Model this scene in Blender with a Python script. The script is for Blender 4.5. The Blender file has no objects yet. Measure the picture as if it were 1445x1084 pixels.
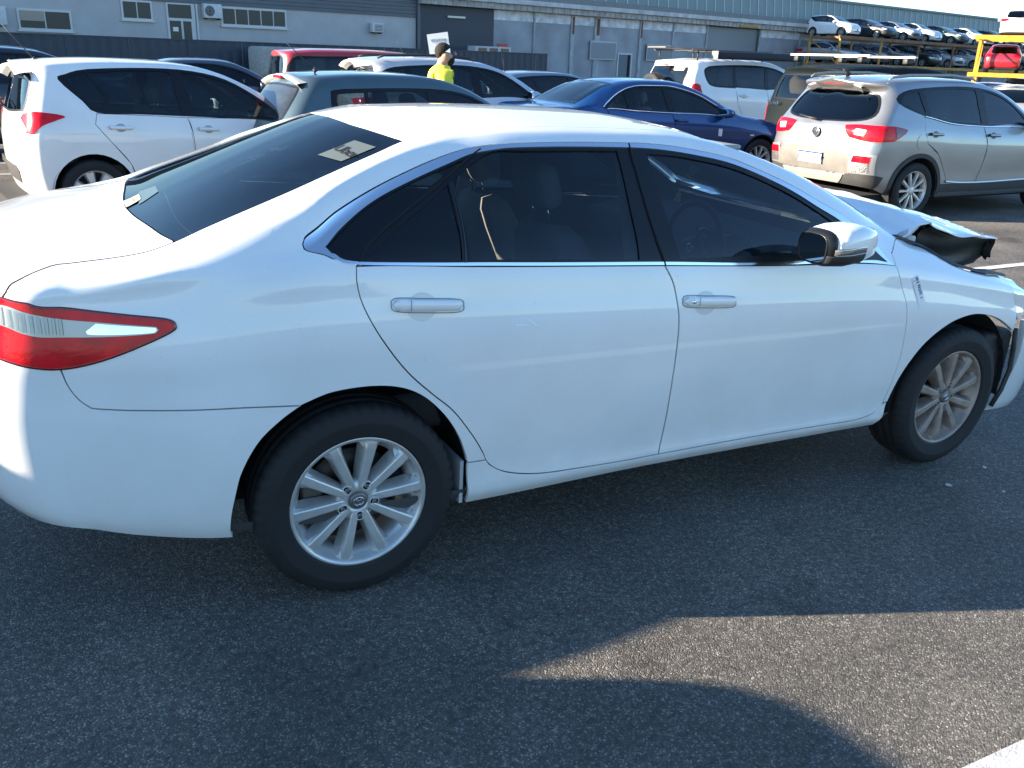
import bpy, bmesh, math, random
import numpy as np
from mathutils import Vector, Matrix, geometry
random.seed(7); np.random.seed(7)
SC = bpy.context.scene
COL = SC.collection
R_ = math.radians
# ---------------------------------------------------------------- camera
cam = bpy.data.cameras.new('camera'); camo = bpy.data.objects.new('camera', cam); COL.objects.link(camo); SC.camera = camo
yaw, pitch, roll = .495804, .350943, .058124
fw = Vector((math.sin(yaw)*math.cos(pitch), math.cos(yaw)*math.cos(pitch), -math.sin(pitch)))
rt = Vector((math.cos(yaw), -math.sin(yaw), 0)); up = rt.cross(fw)
r2 = rt*math.cos(roll) + up*math.sin(roll); u2 = -rt*math.sin(roll) + up*math.cos(roll)
camo.matrix_world = Matrix(((r2.x, u2.x, -fw.x, -.7784), (r2.y, u2.y, -fw.y, -3.277), (r2.z, u2.z, -fw.z, 1.6578), (0, 0, 0, 1)))
cam.sensor_width = 36; cam.lens = 36*1250/1445; cam.clip_end = 2000; cam.clip_start = .05
# ---------------------------------------------------------------- sky and sun
SUN_EL = R_(15); SUN_DIR = Vector((-.938, .347, 0)).normalized()          # towards the sun, on the ground
w = bpy.data.worlds.new('World'); SC.world = w; w.use_nodes = True
nt = w.node_tree; bg = nt.nodes['Background']; sk = nt.nodes.new('ShaderNodeTexSky'); sk.sky_type = 'NISHITA'
sk.sun_disc = False; sk.sun_elevation = SUN_EL; sk.sun_rotation = math.atan2(SUN_DIR.x, SUN_DIR.y)
sk.air_density = 1.0; sk.dust_density = .1; sk.ozone_density = 3.0; sk.altitude = 10
tn = nt.nodes.new('ShaderNodeMix'); tn.data_type = 'RGBA'; tn.blend_type = 'MULTIPLY'; tn.inputs[0].default_value = 1; tn.inputs[7].default_value = (.87, .98, 1.07, 1)
nt.links.new(sk.outputs[0], tn.inputs[6]); nt.links.new(tn.outputs[2], bg.inputs[0]); bg.inputs[1].default_value = .075
sl = bpy.data.lights.new('sun', 'SUN'); sl.energy = 4.5; sl.angle = R_(.3); sl.color = (1, .86, .68)
so = bpy.data.objects.new('sun', sl); COL.objects.link(so)
sdir = Vector((SUN_DIR.x*math.cos(SUN_EL), SUN_DIR.y*math.cos(SUN_EL), math.sin(SUN_EL)))
so.rotation_euler = sdir.to_track_quat('Z', 'Y').to_euler(); so.location = sdir*60
vs = SC.view_settings; vs.view_transform = 'Standard'; vs.look = 'None'; vs.gamma = 1; vs.use_curve_mapping = False; vs.exposure = 2.35
SC.render.resolution_x = 1024; SC.render.resolution_y = 768
# ---------------------------------------------------------------- materials
MATS = {}
def mat(name, base=(.5, .5, .5), rough=.5, metal=0., coat=0., coat_r=.03, spec=.5, noise=0., nscale=8., bump=0., bscale=60., emis=None, es=0., flake=0.):
    if name in MATS: return MATS[name]
    m = bpy.data.materials.new(name); m.use_nodes = True; n = m.node_tree.nodes; l = m.node_tree.links; b = n['Principled BSDF']
    b.inputs['Base Color'].default_value = (*base, 1); b.inputs['Roughness'].default_value = rough; b.inputs['Metallic'].default_value = metal
    b.inputs['Coat Weight'].default_value = coat; b.inputs['Coat Roughness'].default_value = coat_r; b.inputs['Specular IOR Level'].default_value = spec
    if emis: b.inputs['Emission Color'].default_value = (*emis, 1); b.inputs['Emission Strength'].default_value = es
    tc = n.new('ShaderNodeTexCoord')
    if noise:
        t = n.new('ShaderNodeTexNoise'); t.inputs['Scale'].default_value = nscale; t.inputs['Detail'].default_value = 6
        r = n.new('ShaderNodeValToRGB'); r.color_ramp.elements[0].position = .3; r.color_ramp.elements[1].position = .72
        r.color_ramp.elements[0].color = (*[c*(1 - noise) for c in base], 1); r.color_ramp.elements[1].color = (*[min(1, c*(1 + noise*.6)) for c in base], 1)
        l.new(tc.outputs['Object'], t.inputs['Vector']); l.new(t.outputs['Fac'], r.inputs[0]); l.new(r.outputs[0], b.inputs['Base Color'])
        mr = n.new('ShaderNodeMapRange'); mr.inputs[3].default_value = max(0, rough - .08); mr.inputs[4].default_value = min(1, rough + .12)
        l.new(t.outputs['Fac'], mr.inputs[0]); l.new(mr.outputs[0], b.inputs['Roughness'])
    if bump:
        t2 = n.new('ShaderNodeTexNoise'); t2.inputs['Scale'].default_value = bscale; t2.inputs['Detail'].default_value = 4
        bp = n.new('ShaderNodeBump'); bp.inputs['Strength'].default_value = bump; bp.inputs['Distance'].default_value = .01
        l.new(tc.outputs['Object'], t2.inputs['Vector']); l.new(t2.outputs['Fac'], bp.inputs['Height']); l.new(bp.outputs[0], b.inputs['Normal'])
    MATS[name] = m; return m

def dusty(name, tint, film, amt):
    """glass with a film of dust on it"""
    if name in MATS: return MATS[name]
    m = glass(name, tint); n = m.node_tree.nodes; l = m.node_tree.links; o = [q for q in n if q.type == 'OUTPUT_MATERIAL'][0]; src = o.inputs[0].links[0].from_socket
    d = n.new('ShaderNodeBsdfDiffuse'); d.inputs[0].default_value = (*film, 1); x = n.new('ShaderNodeMixShader'); t = n.new('ShaderNodeTexNoise'); t.inputs['Scale'].default_value = 4; t.inputs['Detail'].default_value = 6
    r = n.new('ShaderNodeMapRange'); r.inputs[1].default_value = .3; r.inputs[2].default_value = .7; r.inputs[3].default_value = amt*.6; r.inputs[4].default_value = amt*1.3
    l.new(t.outputs[0], r.inputs[0]); l.new(r.outputs[0], x.inputs[0]); l.new(src, x.inputs[1]); l.new(d.outputs[0], x.inputs[2]); l.new(x.outputs[0], o.inputs[0]); return m

def paint(name, base, rough=.38, metal=0.):
    """car paint: coloured coat under clear lacquer, a little road dust"""
    return mat(name, base, rough, metal, coat=1., coat_r=.035, noise=.05, nscale=3.)

def glass(name, tint=(.1, .13, .14), refl=1., rough=.0):
    """thin tinted pane: light goes straight through, dimmed; mirror reflection by angle"""
    if name in MATS: return MATS[name]
    m = bpy.data.materials.new(name); m.use_nodes = True; n = m.node_tree.nodes; l = m.node_tree.links; n.clear()
    o = n.new('ShaderNodeOutputMaterial'); t = n.new('ShaderNodeBsdfTransparent'); t.inputs[0].default_value = (*tint, 1)
    g = n.new('ShaderNodeBsdfGlossy'); g.inputs['Roughness'].default_value = rough; g.inputs[0].default_value = (refl, refl, refl, 1)
    f = n.new('ShaderNodeFresnel'); f.inputs[0].default_value = 1.5; x = n.new('ShaderNodeMixShader')
    l.new(f.outputs[0], x.inputs[0]); l.new(t.outputs[0], x.inputs[1]); l.new(g.outputs[0], x.inputs[2]); l.new(x.outputs[0], o.inputs[0])
    MATS[name] = m; return m

WHITE = paint('white_paint', (.78, .78, .765))
def road_grime(m):
    """thin road film on the lower body, blotchy"""
    n = m.node_tree.nodes; l = m.node_tree.links; b = n['Principled BSDF']; src = b.inputs['Base Color'].links[0].from_socket
    g = n.new('ShaderNodeNewGeometry'); sp = n.new('ShaderNodeSeparateXYZ'); l.new(g.outputs['Position'], sp.inputs[0])
    mr = n.new('ShaderNodeMapRange'); mr.inputs[1].default_value = .62; mr.inputs[2].default_value = .22; mr.inputs[3].default_value = 0; mr.inputs[4].default_value = 1; l.new(sp.outputs[2], mr.inputs[0])
    t = n.new('ShaderNodeTexNoise'); t.inputs['Scale'].default_value = 9; t.inputs['Detail'].default_value = 8; l.new(g.outputs['Position'], t.inputs['Vector'])
    t2 = n.new('ShaderNodeTexNoise'); t2.inputs['Scale'].default_value = 160; t2.inputs['Detail'].default_value = 2; l.new(g.outputs['Position'], t2.inputs['Vector'])
    m1 = n.new('ShaderNodeMath'); m1.operation = 'MULTIPLY'; l.new(mr.outputs[0], m1.inputs[0]); l.new(t.outputs[0], m1.inputs[1])
    sk_ = n.new('ShaderNodeMapRange'); sk_.inputs[1].default_value = .68; sk_.inputs[2].default_value = .74; sk_.inputs[3].default_value = 0; sk_.inputs[4].default_value = .25; l.new(t2.outputs[0], sk_.inputs[0])
    m3 = n.new('ShaderNodeMath'); m3.operation = 'MULTIPLY_ADD'; m3.inputs[1].default_value = .42; l.new(m1.outputs[0], m3.inputs[0]); l.new(sk_.outputs[0], m3.inputs[2])
    mx = n.new('ShaderNodeMix'); mx.data_type = 'RGBA'; mx.inputs[7].default_value = (.36, .33, .29, 1); l.new(m3.outputs[0], mx.inputs[0]); l.new(src, mx.inputs[6]); l.new(mx.outputs[2], b.inputs['Base Color'])
road_grime(WHITE)
BLACKP = mat('black_trim', (.008, .009, .011), .3, spec=.3)
PLAST = mat('black_plastic', (.02, .02, .022), .55, noise=.25, nscale=20)
DARK = mat('dark_cavity', (.006, .006, .007), .9)
CHROME = mat('chrome', (.82, .83, .85), .12, 1.)
ALLOY = mat('alloy', (.60, .59, .57), .34, .55, noise=.12, nscale=14)
ALLOYD = mat('dusty_alloy', (.36, .29, .245), .5, .5, noise=.3, nscale=20)
RUBBER = mat('tyre_rubber', (.010, .010, .011), .75, noise=.3, nscale=12, bump=.15, bscale=140)
IRON = mat('brake_iron', (.10, .085, .075), .6, .6, noise=.4, nscale=15)
TRIMIN = mat('interior_trim', (.06, .06, .063), .8)
FABRIC = mat('seat_fabric', (.15, .145, .145), .95, bump=.3, bscale=220)
BEIGE = mat('beige_seat', (.36, .29, .22), .75, noise=.1)
TINT = glass('privacy_glass', (.34, .42, .45))
CABG = glass('cabin_glass', (.50, .60, .64))
TINTR = glass('rear_screen_glass', (.16, .20, .23), .62)
CLEARG = glass('clear_glass', (.62, .70, .68))
LENSR = mat('red_lens', (.66, .004, .014), .14, spec=.35, noise=.35, nscale=16, bump=.06, bscale=70)
LENSC = glass('clear_lens', (.86, .88, .88))
# ---------------------------------------------------------------- mesh helpers
def ob(name, me, parent=None, kind=None):
    o = bpy.data.objects.new(name, me); COL.objects.link(o)
    if parent: o.parent = parent
    if kind: o['kind'] = kind
    return o
def thing(name, label, cat, loc=(0, 0, 0), rz=0., group=None):
    o = bpy.data.objects.new(name, None); COL.objects.link(o); o.location = loc; o.rotation_euler = (0, 0, rz); o.empty_display_size = .2
    o['label'] = label; o['category'] = cat
    if group: o['group'] = group
    return o
def tag(o, label, cat, group=None):
    o['label'] = label; o['category'] = cat
    if group: o['group'] = group
    return o

class MB:
    def __init__(s): s.v = []; s.f = []; s.sm = []
    def add(s, vs, fs, smooth=False, M=None):
        n = len(s.v)
        for q in vs:
            q = Vector(q); s.v.append(tuple(M @ q if M else q))
        for f in fs: s.f.append([a + n for a in f]); s.sm.append(smooth)
    def box(s, a, b, M=None, ch=0.):
        (x0, y0, z0), (x1, y1, z1) = a, b
        if not ch:
            s.add([(x0, y0, z0), (x1, y0, z0), (x1, y1, z0), (x0, y1, z0), (x0, y0, z1), (x1, y0, z1), (x1, y1, z1), (x0, y1, z1)],
                  [(3, 2, 1, 0), (4, 5, 6, 7), (0, 1, 5, 4), (1, 2, 6, 5), (2, 3, 7, 6), (3, 0, 4, 7)], False, M)
        else:
            bm = bmesh.new(); bmesh.ops.create_cube(bm, size=1)
            for q in bm.verts: q.co = Vector(((x0+x1)/2 + q.co.x*(x1-x0), (y0+y1)/2 + q.co.y*(y1-y0), (z0+z1)/2 + q.co.z*(z1-z0)))
            bmesh.ops.bevel(bm, geom=bm.edges[:], offset=ch, segments=3, affect='EDGES', profile=.5)
            bm.verts.index_update(); s.add([q.co for q in bm.verts], [[q.index for q in f.verts] for f in bm.faces], True, M); bm.free()
        return s
    def tube(s, pts, r, n=8, caps=True, M=None, smooth=True):
        pts = [Vector(q) for q in pts]; rs = r if isinstance(r, (list, tuple)) else [r]*len(pts); V = []; F = []
        pn = None
        for i, q in enumerate(pts):
            t = (pts[min(i+1, len(pts)-1)] - pts[max(i-1, 0)]).normalized()
            if pn is None: pn = t.orthogonal().normalized()
            pn = (pn - t*pn.dot(t)).normalized(); bn = t.cross(pn)
            for k in range(n):
                a = 2*math.pi*k/n; V.append(q + (pn*math.cos(a) + bn*math.sin(a))*rs[i])
        for i in range(len(pts) - 1):
            for k in range(n): F.append((i*n + k, i*n + (k+1) % n, (i+1)*n + (k+1) % n, (i+1)*n + k))
        s.add(V, F, smooth, M)
        if caps: s.add(V[:n], [list(range(n))[::-1]], False, M); s.add(V[-n:], [list(range(n))], False, M)
        return s
    def lathe(s, prof, n=48, M=None, smooth=True, closed=False, a0=0., a1=2*math.pi):
        """profile (radius, y) turned about the y axis"""
        V = []; F = []; full = abs(a1 - a0 - 2*math.pi) < 1e-6; m = n if full else n + 1
        for k in range(m):
            a = a0 + (a1 - a0)*k/n
            for r, y in prof: V.append((r*math.cos(a), y, r*math.sin(a)))
        L = len(prof)
        for k in range(n):
            q = (k+1) % m
            for i in range(L if closed else L - 1): F.append((k*L + i, q*L + i, q*L + (i+1) % L, k*L + (i+1) % L))
        s.add(V, F, smooth, M); return s
    def loft(s, rings, smooth=True, caps=True, M=None):
        n = len(rings[0]); V = [q for r in rings for q in r]; F = []
        for i in range(len(rings) - 1):
            for k in range(n): F.append((i*n + k, i*n + (k+1) % n, (i+1)*n + (k+1) % n, (i+1)*n + k))
        s.add(V, F, smooth, M)
        if caps: s.add(rings[0], [list(range(n))[::-1]], smooth, M); s.add(rings[-1], [list(range(n))], smooth, M)
        return s
    def grid(s, P, smooth=True, M=None):
        a, b = len(P), len(P[0]); s.add([q for r in P for q in r], [(i*b + j, (i+1)*b + j, (i+1)*b + j + 1, i*b + j + 1) for i in range(a-1) for j in range(b-1)], smooth, M); return s
    def mesh(s, name, material=None, fix=False, bevel=0.):
        me = bpy.data.meshes.new(name); me.from_pydata([tuple(q) for q in s.v], [], s.f)
        me.polygons.foreach_set('use_smooth', s.sm)
        if fix or bevel:
            bm = bmesh.new(); bm.from_mesh(me); bmesh.ops.remove_doubles(bm, verts=bm.verts[:], dist=1e-5)
            if fix: bmesh.ops.recalc_face_normals(bm, faces=bm.faces[:])
            if bevel: bmesh.ops.bevel(bm, geom=[e for e in bm.edges if len(e.link_faces) == 2 and e.calc_face_angle(0) > .5], offset=bevel, segments=2, affect='EDGES', profile=.5)
            bm.to_mesh(me); bm.free()
        if material: me.materials.append(material)
        me.update(); return me
    def obj(s, name, material=None, parent=None, fix=True, kind=None, bevel=0.):
        return ob(name, s.mesh(name, material, fix, bevel), parent, kind)

def crom(P, n=8, closed=False):
    P = np.array(P, float); out = []; N = len(P); m = N if closed else N - 1
    for i in range(m):
        p1, p2 = P[i], P[(i+1) % N]
        p0 = P[(i-1) % N] if closed or i > 0 else 2*p1 - p2
        p3 = P[(i+2) % N] if closed or i + 2 < N else 2*p2 - p1
        for t in np.arange(n)/n:
            out.append(.5*((2*p1) + (-p0 + p2)*t + (2*p0 - 5*p1 + 4*p2 - p3)*t*t + (-p0 + 3*p1 - 3*p2 + p3)*t**3))
    if not closed: out.append(P[-1])
    return np.array(out)
# ---------------------------------------------------------------- car skin maths
def pchip(xs, ys, x):
    xs = np.asarray(xs, float); ys = np.asarray(ys, float); x = np.asarray(x, float)
    h = np.diff(xs); d = np.diff(ys) / h
    m = np.zeros(len(xs)); m[0] = d[0]; m[-1] = d[-1]
    for i in range(1, len(xs) - 1):
        if d[i-1] * d[i] > 0:
            w1 = 2*h[i] + h[i-1]; w2 = h[i] + 2*h[i-1]
            m[i] = (w1 + w2) / (w1/d[i-1] + w2/d[i])
    i = np.clip(np.searchsorted(xs, x) - 1, 0, len(xs) - 2)
    t = np.clip((x - xs[i]) / h[i], 0, 1)
    return ((2*t**3 - 3*t**2 + 1) * ys[i] + (t**3 - 2*t**2 + t) * h[i] * m[i]
            + (-2*t**3 + 3*t**2) * ys[i+1] + (t**3 - t**2) * h[i] * m[i+1])

def tab(pts):
    a = np.array(pts, float); a = a[np.argsort(a[:, 0])]
    return lambda x: pchip(a[:, 0], a[:, 1], x)

def blur(a, n):
    for _ in range(n):
        b = a.copy(); b[1:-1] = .25*a[:-2] + .5*a[1:-1] + .25*a[2:]; a = b
    return a

class Skin:
    """Half of a car body (y >= 0) as a grid.  Every guide is (rear_x, rear_depth, rear_power, front_x,
    front_depth, front_power, width(x), height(x)); i runs rear centre -> side -> nose centre, j sill -> roof centre."""
    def __init__(s, guides, nu=300, nv=110, nr=44, nf=44, sm=3, crease=None):
        rows = []
        for (xr, dr, pr, xf, df, pf, wf, zf) in guides:
            xa, xb = xr + dr, xf - df
            th = np.linspace(0, np.pi/2, nr + 1)[:-1]
            wa = float(wf(np.array([xa]))[0])
            y1 = wa*np.sin(th)**(2/pr); x1 = xr + dr*(1 - np.cos(th)**(2/pr))
            x2 = np.linspace(xa, xb, nu)
            y2 = wf(x2)
            th = np.linspace(np.pi/2, 0, nf + 1)[1:]
            wb = float(wf(np.array([xb]))[0])
            y3 = wb*np.sin(th)**(2/pf); x3 = xf - df*(1 - np.cos(th)**(2/pf))
            X = np.concatenate([x1, x2, x3]); Y = np.concatenate([y1, y2, y3])
            Y[0] = 0; Y[-1] = 0
            P = np.stack([X, Y, zf(X)], 1)
            # even spacing along the wraps
            rows.append(blur(P, sm))
        G = np.array(rows)                                   # guides x stations x 3
        cl = np.linalg.norm(np.diff(G, axis=0), axis=2) + 2e-3                 # local chords: guides may bunch up
        ch = cl[:, nr:-nf].mean(1); k = np.concatenate([[0], np.cumsum(ch)])
        v = np.linspace(0, k[-1], nv); n = len(k)
        D = np.diff(G, axis=0) / cl[:, :, None]
        M = np.zeros_like(G); M[0] = D[0]; M[-1] = D[-1]
        for i in range(1, n - 1):
            M[i] = (cl[i][:, None]*D[i-1] + cl[i-1][:, None]*D[i]) / (cl[i-1] + cl[i])[:, None]
        ML = M.copy(); MR = M.copy()                                         # tangents below / above each guide
        for g, wt in (crease or {}).items():
            c = wt(G[g, :, 0])[:, None]; ML[g] = M[g]*(1-c) + D[g-1]*c; MR[g] = M[g]*(1-c) + D[g]*c
        q = np.clip(np.searchsorted(k, v) - 1, 0, n - 2); t = ((v - k[q]) / ch[q])[:, None, None]; hh = cl[q][:, :, None]
        A = ((2*t**3 - 3*t**2 + 1)*G[q] + (t**3 - 2*t**2 + t)*hh*MR[q] + (-2*t**3 + 3*t**2)*G[q+1] + (t**3 - t**2)*hh*ML[q+1])
        s.k = k; s.v = v
        s.G = np.transpose(A, (1, 0, 2)).copy()              # i, j
        s.G[0, :, 1] = 0; s.G[-1, :, 1] = 0; s.G[:, -1, 1] = 0
        s.ni, s.nj = s.G.shape[:2]
        s.refresh()
    def refresh(s):
        du = np.gradient(s.G, axis=0); dv = np.gradient(s.G, axis=1)
        N = np.cross(du, dv); L = np.linalg.norm(N, axis=2, keepdims=True); N = N/np.maximum(L, 1e-12)
        s.N = N
        if s.N[s.ni//2, s.nj//3, 1] < 0: s.N = -s.N
        for a in (0, -1):
            s.N[a, :, 1] = 0
        s.N[:, -1, 1] = 0
        s.N /= np.maximum(np.linalg.norm(s.N, axis=2, keepdims=True), 1e-9)
        s.du = np.linalg.norm(np.diff(s.G, axis=0), axis=2).mean(); s.dv = np.linalg.norm(np.diff(s.G, axis=1), axis=2).mean()
    def ev(s, ij, A=None):
        A = s.G if A is None else A
        ij = np.atleast_2d(ij); i = np.clip(ij[:, 0], 0, s.ni - 1.000001); j = np.clip(ij[:, 1], 0, s.nj - 1.000001)
        a = i.astype(int); b = j.astype(int); u = (i - a)[:, None]; w = (j - b)[:, None]
        return (A[a, b]*(1-u)*(1-w) + A[a+1, b]*u*(1-w) + A[a, b+1]*(1-u)*w + A[a+1, b+1]*u*w)
    def inv(s, pts, view='xz', jr=(0, 1), ir=(0, 1)):
        """grid coordinates of points given in a flat view of the half body: xz, xy or yz (y counted outwards)"""
        ax = {'xz': (0, 2), 'xy': (0, 1), 'yz': (1, 2)}[view]
        j0, j1 = int(jr[0]*(s.nj-1)), int(jr[1]*(s.nj-1)); i0, i1 = int(ir[0]*(s.ni-1)), int(ir[1]*(s.ni-1))
        Q = s.G[i0:i1+1, j0:j1+1][:, :, list(ax)]
        out = []
        for p in pts:
            d = ((Q - np.array(p))**2).sum(2); a, b = np.unravel_index(np.argmin(d), d.shape)
            x = np.array([a + i0, b + j0], float)
            for _ in range(12):
                c = s.ev(x)[0][list(ax)]; e = np.array(p) - c
                J = np.stack([s.ev(x + [.5, 0])[0][list(ax)] - s.ev(x - [.5, 0])[0][list(ax)],
                              s.ev(x + [0, .5])[0][list(ax)] - s.ev(x - [0, .5])[0][list(ax)]], 1)
                if abs(np.linalg.det(J)) < 1e-12: break
                st = np.clip(np.linalg.solve(J, e), -2, 2); x = x + st
                x[0] = min(max(x[0], i0), i1); x[1] = min(max(x[1], j0), j1)
                if abs(st).max() < 1e-3: break
            out.append(x)
        return np.array(out)

def const(c): return lambda x: np.zeros_like(np.asarray(x, float)) + c

# ---------------------------------------------------------------- the white sedan's own lines (metres, rear axle at x = 0)
def hero_skin():
    W = tab([(-1.2, .62), (-.92, .735), (-.80, .782), (-.6, .842), (-.4, .880), (-.2, .902), (0, .911), (.5, .910), (1.5, .910), (2.3, .908), (2.775, .906), (3.1, .888), (3.4, .84), (3.8, .8)])
    bot = tab([(-1.2, .385), (-1.0, .37), (-.83, .342), (-.636, .298), (-.38, .262), (.37, .242), (1.18, .255), (2.36, .246), (2.8, .23), (3.1, .212), (3.4, .2), (3.8, .2)])
    belt = tab([(-1.2, .985), (-.95, .99), (-.75, 1.005), (-.5, 1.035), (-.3, 1.065), (-.1, 1.082), (.05, 1.080), (.35, 1.064), (1.08, 1.027), (1.62, .999), (2.25, .956), (2.4, .935), (2.6, .905), (2.8, .868), (3.0, .83), (3.2, .785), (3.4, .74), (3.8, .70)])
    railz = tab([(-1.2, 1.01), (-.95, 1.018), (-.75, 1.034), (-.5, 1.072), (-.3, 1.100), (-.14, 1.124), (-.03, 1.195), (.18, 1.30), (.46, 1.383), (.585, 1.40), (1.05, 1.405), (1.41, 1.377), (1.70, 1.312), (1.95, 1.205), (2.12, 1.10), (2.25, 1.005), (2.4, .962), (2.6, .926), (2.8, .884), (3.0, .845), (3.2, .80), (3.4, .755), (3.8, .71)])
    railw = tab([(-1.2, .58), (-.95, .685), (-.75, .762), (-.5, .826), (-.3, .84), (-.14, .825), (-.03, .775), (.18, .70), (.46, .645), (.585, .638), (1.05, .635), (1.41, .648), (1.70, .682), (1.95, .735), (2.12, .785), (2.25, .832), (2.4, .85), (2.6, .855), (2.8, .852), (3.0, .838), (3.2, .81), (3.4, .77), (3.8, .7)])
    edgez = tab([(-1.2, 1.03), (-1.0, 1.038), (-.9, 1.05), (-.796, 1.070), (-.55, 1.100), (-.464, 1.123), (-.385, 1.157), (-.30, 1.190), (-.125, 1.256), (.06, 1.326), (.155, 1.361), (.26, 1.401), (.42, 1.432), (.85, 1.450), (1.2, 1.446), (1.436, 1.418), (1.807, 1.318), (2.1, 1.203), (2.34, 1.078), (2.44, 1.024), (2.545, .997), (2.626, .967), (2.73, .925), (2.82, .895), (2.98, .866), (3.16, .836), (3.3, .80), (3.8, .72)])
    edgew = tab([(-1.2, .52), (-1.0, .595), (-.9, .63), (-.796, .652), (-.55, .668), (-.464, .650), (-.385, .645), (-.30, .635), (-.125, .615), (.06, .590), (.155, .576), (.26, .563), (.42, .556), (.85, .556), (1.2, .56), (1.436, .575), (1.807, .618), (2.1, .662), (2.34, .715), (2.44, .748), (2.545, .757), (2.626, .762), (2.73, .766), (2.82, .766), (2.98, .76), (3.16, .742), (3.3, .70), (3.8, .6)])
    topz = tab([(-1.2, 1.045), (-1.0, 1.066), (-.9, 1.082), (-.7, 1.10), (-.55, 1.112), (-.4, 1.18), (-.2, 1.275), (0, 1.362), (.2, 1.436), (.4, 1.464), (.85, 1.480), (1.2, 1.476), (1.45, 1.452), (1.7, 1.37), (2.0, 1.235), (2.3, 1.09), (2.45, 1.02), (2.6, .985), (3.0, .93), (3.4, .82), (3.8, .72)])
    def body(f, w):                                          # f between bottom and belt, w share of the plan width
        return (lambda x: W(x)*(w(x) if callable(w) else w), lambda x: bot(x) + f*(belt(x) - bot(x)))
    R = dict(xr=-1.115, dr=.30, pr=2.3, xf=3.70, df=.62, pf=2.6)
    G = []
    def add(w, z, **k):
        q = dict(R); q.update(k); G.append((q['xr'], q['dr'], q['pr'], q['xf'], q['df'], q['pf'], w, z))
    tuck = tab([(-1.2, .955), (-.4, .955), (.4, .945), (2.3, .945), (2.9, .965), (3.8, .97)])
    for f, w, xr in ((0, tuck, -1.06), (.05, tab([(-1.2, .975), (-.4, .975), (.4, .972), (2.3, .972), (2.9, .98), (3.8, .98)]), -1.085),
                     (.13, tab([(-1.2, .985), (-.4, .987), (.4, .968), (2.3, .968), (2.9, .988), (3.8, .985)]), -1.105),
                     (.30, tab([(-1.2, .995), (-.4, .997), (.4, .976), (2.3, .978), (2.9, .997), (3.8, .99)]), -1.115),
                     (.50, tab([(-1.2, 1.0), (-.4, 1.002), (.4, .991), (2.3, .991), (2.9, 1.0), (3.8, 1.0)]), -1.118),
                     (.66, 1.0, -1.105), (.735, 1.001, -1.095), (.775, .9985, -1.09), (.88, .982, -1.08)):
        a, b = body(f, w); add(a, b, xr=xr)
    add(lambda x: W(x)*.962, belt, xr=-1.07)
    mid = lambda c: (lambda x: W(x)*.962 + c*(railw(x) - W(x)*.962) + .016*(1 - (2*c - 1)**2)*np.clip((railz(x) - belt(x))/.3, 0, 1), lambda x: belt(x) + c*(railz(x) - belt(x)))
    a, b = mid(.5); add(a, b, xr=-1.065)
    add(railw, railz, xr=-1.06)
    bw_ = tab([(-1.2, 0), (-.95, 0), (-.75, .020), (-.5, .038), (-.3, .055), (-.1, .064), (.1, .034), (.3, .014), (.45, .006), (4, .006)])
    bz_ = tab([(-1.2, .004), (-.75, .008), (-.5, .013), (-.3, .018), (-.1, .032), (.1, .030), (.3, .016), (.45, .008), (4, .008)])
    rm = lambda c, bu: (lambda x: railw(x) + c*(edgew(x) - railw(x)) + bw_(x), lambda x: railz(x) + c*(edgez(x) - railz(x)) + bz_(x))
    a, b = rm(.5, .008); add(a, b, xr=-1.055)
    add(edgew, edgez, xr=-1.05)
    for c in (.66, .33):
        add((lambda c: lambda x: edgew(x)*c)(c), (lambda c: lambda x: edgez(x) + (topz(x) - edgez(x))*(1 - c**2))(c), xr=-1.045)
    add(const(0.), topz, xr=-1.04)
    return Skin(G, nu=330, nv=150, crease={13: tab([(-1.3, .3), (-.7, .3), (-.45, 1), (.15, 1), (.4, .25), (1.3, .25), (1.5, 1), (3.8, 1)])})
# ---------------------------------------------------------------- sheet-metal panels on a skin
def inside(P, L):
    x, y = P[:, 0], P[:, 1]; c = np.zeros(len(P), bool); n = len(L)
    a = L; b = np.roll(L, -1, 0)
    for k in range(n):
        (x0, y0), (x1, y1) = a[k], b[k]
        if y0 == y1: continue
        m = ((y0 > y) != (y1 > y)) & (x < (x1 - x0)*(y - y0)/(y1 - y0) + x0)
        c ^= m
    return c

def smooth_loop(L, step, corner=.6):
    """closed outline resampled; bends sharper than `corner` stay corners"""
    L = np.array(L, float); n = len(L)
    a = L - np.roll(L, 1, 0); b = np.roll(L, -1, 0) - L
    ang = np.abs(np.arctan2(a[:, 0]*b[:, 1] - a[:, 1]*b[:, 0], (a*b).sum(1)))
    cs = [i for i in range(n) if ang[i] > corner]
    if not cs:
        ch = [list(range(n)) + [0]]
    else:
        ch = []
        for q, i in enumerate(cs):
            j = cs[(q+1) % len(cs)]; j = j if j > i else j + n
            ch.append([k % n for k in range(i, j + 1)])
    out = []
    for c in ch:
        P = L[c]
        if not cs: Q = crom(L, 8, True)
        elif len(P) == 2: Q = P
        else: Q = crom(P, 8)
        d = np.concatenate([[0], np.cumsum(np.linalg.norm(np.diff(Q, axis=0), axis=1))]); m = max(1, int(round(d[-1]/step)))
        t = np.linspace(0, d[-1], m + 1)[:-1]
        out.append(np.stack([np.interp(t, d, Q[:, 0]), np.interp(t, d, Q[:, 1])], 1))
    return np.concatenate(out)

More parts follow.
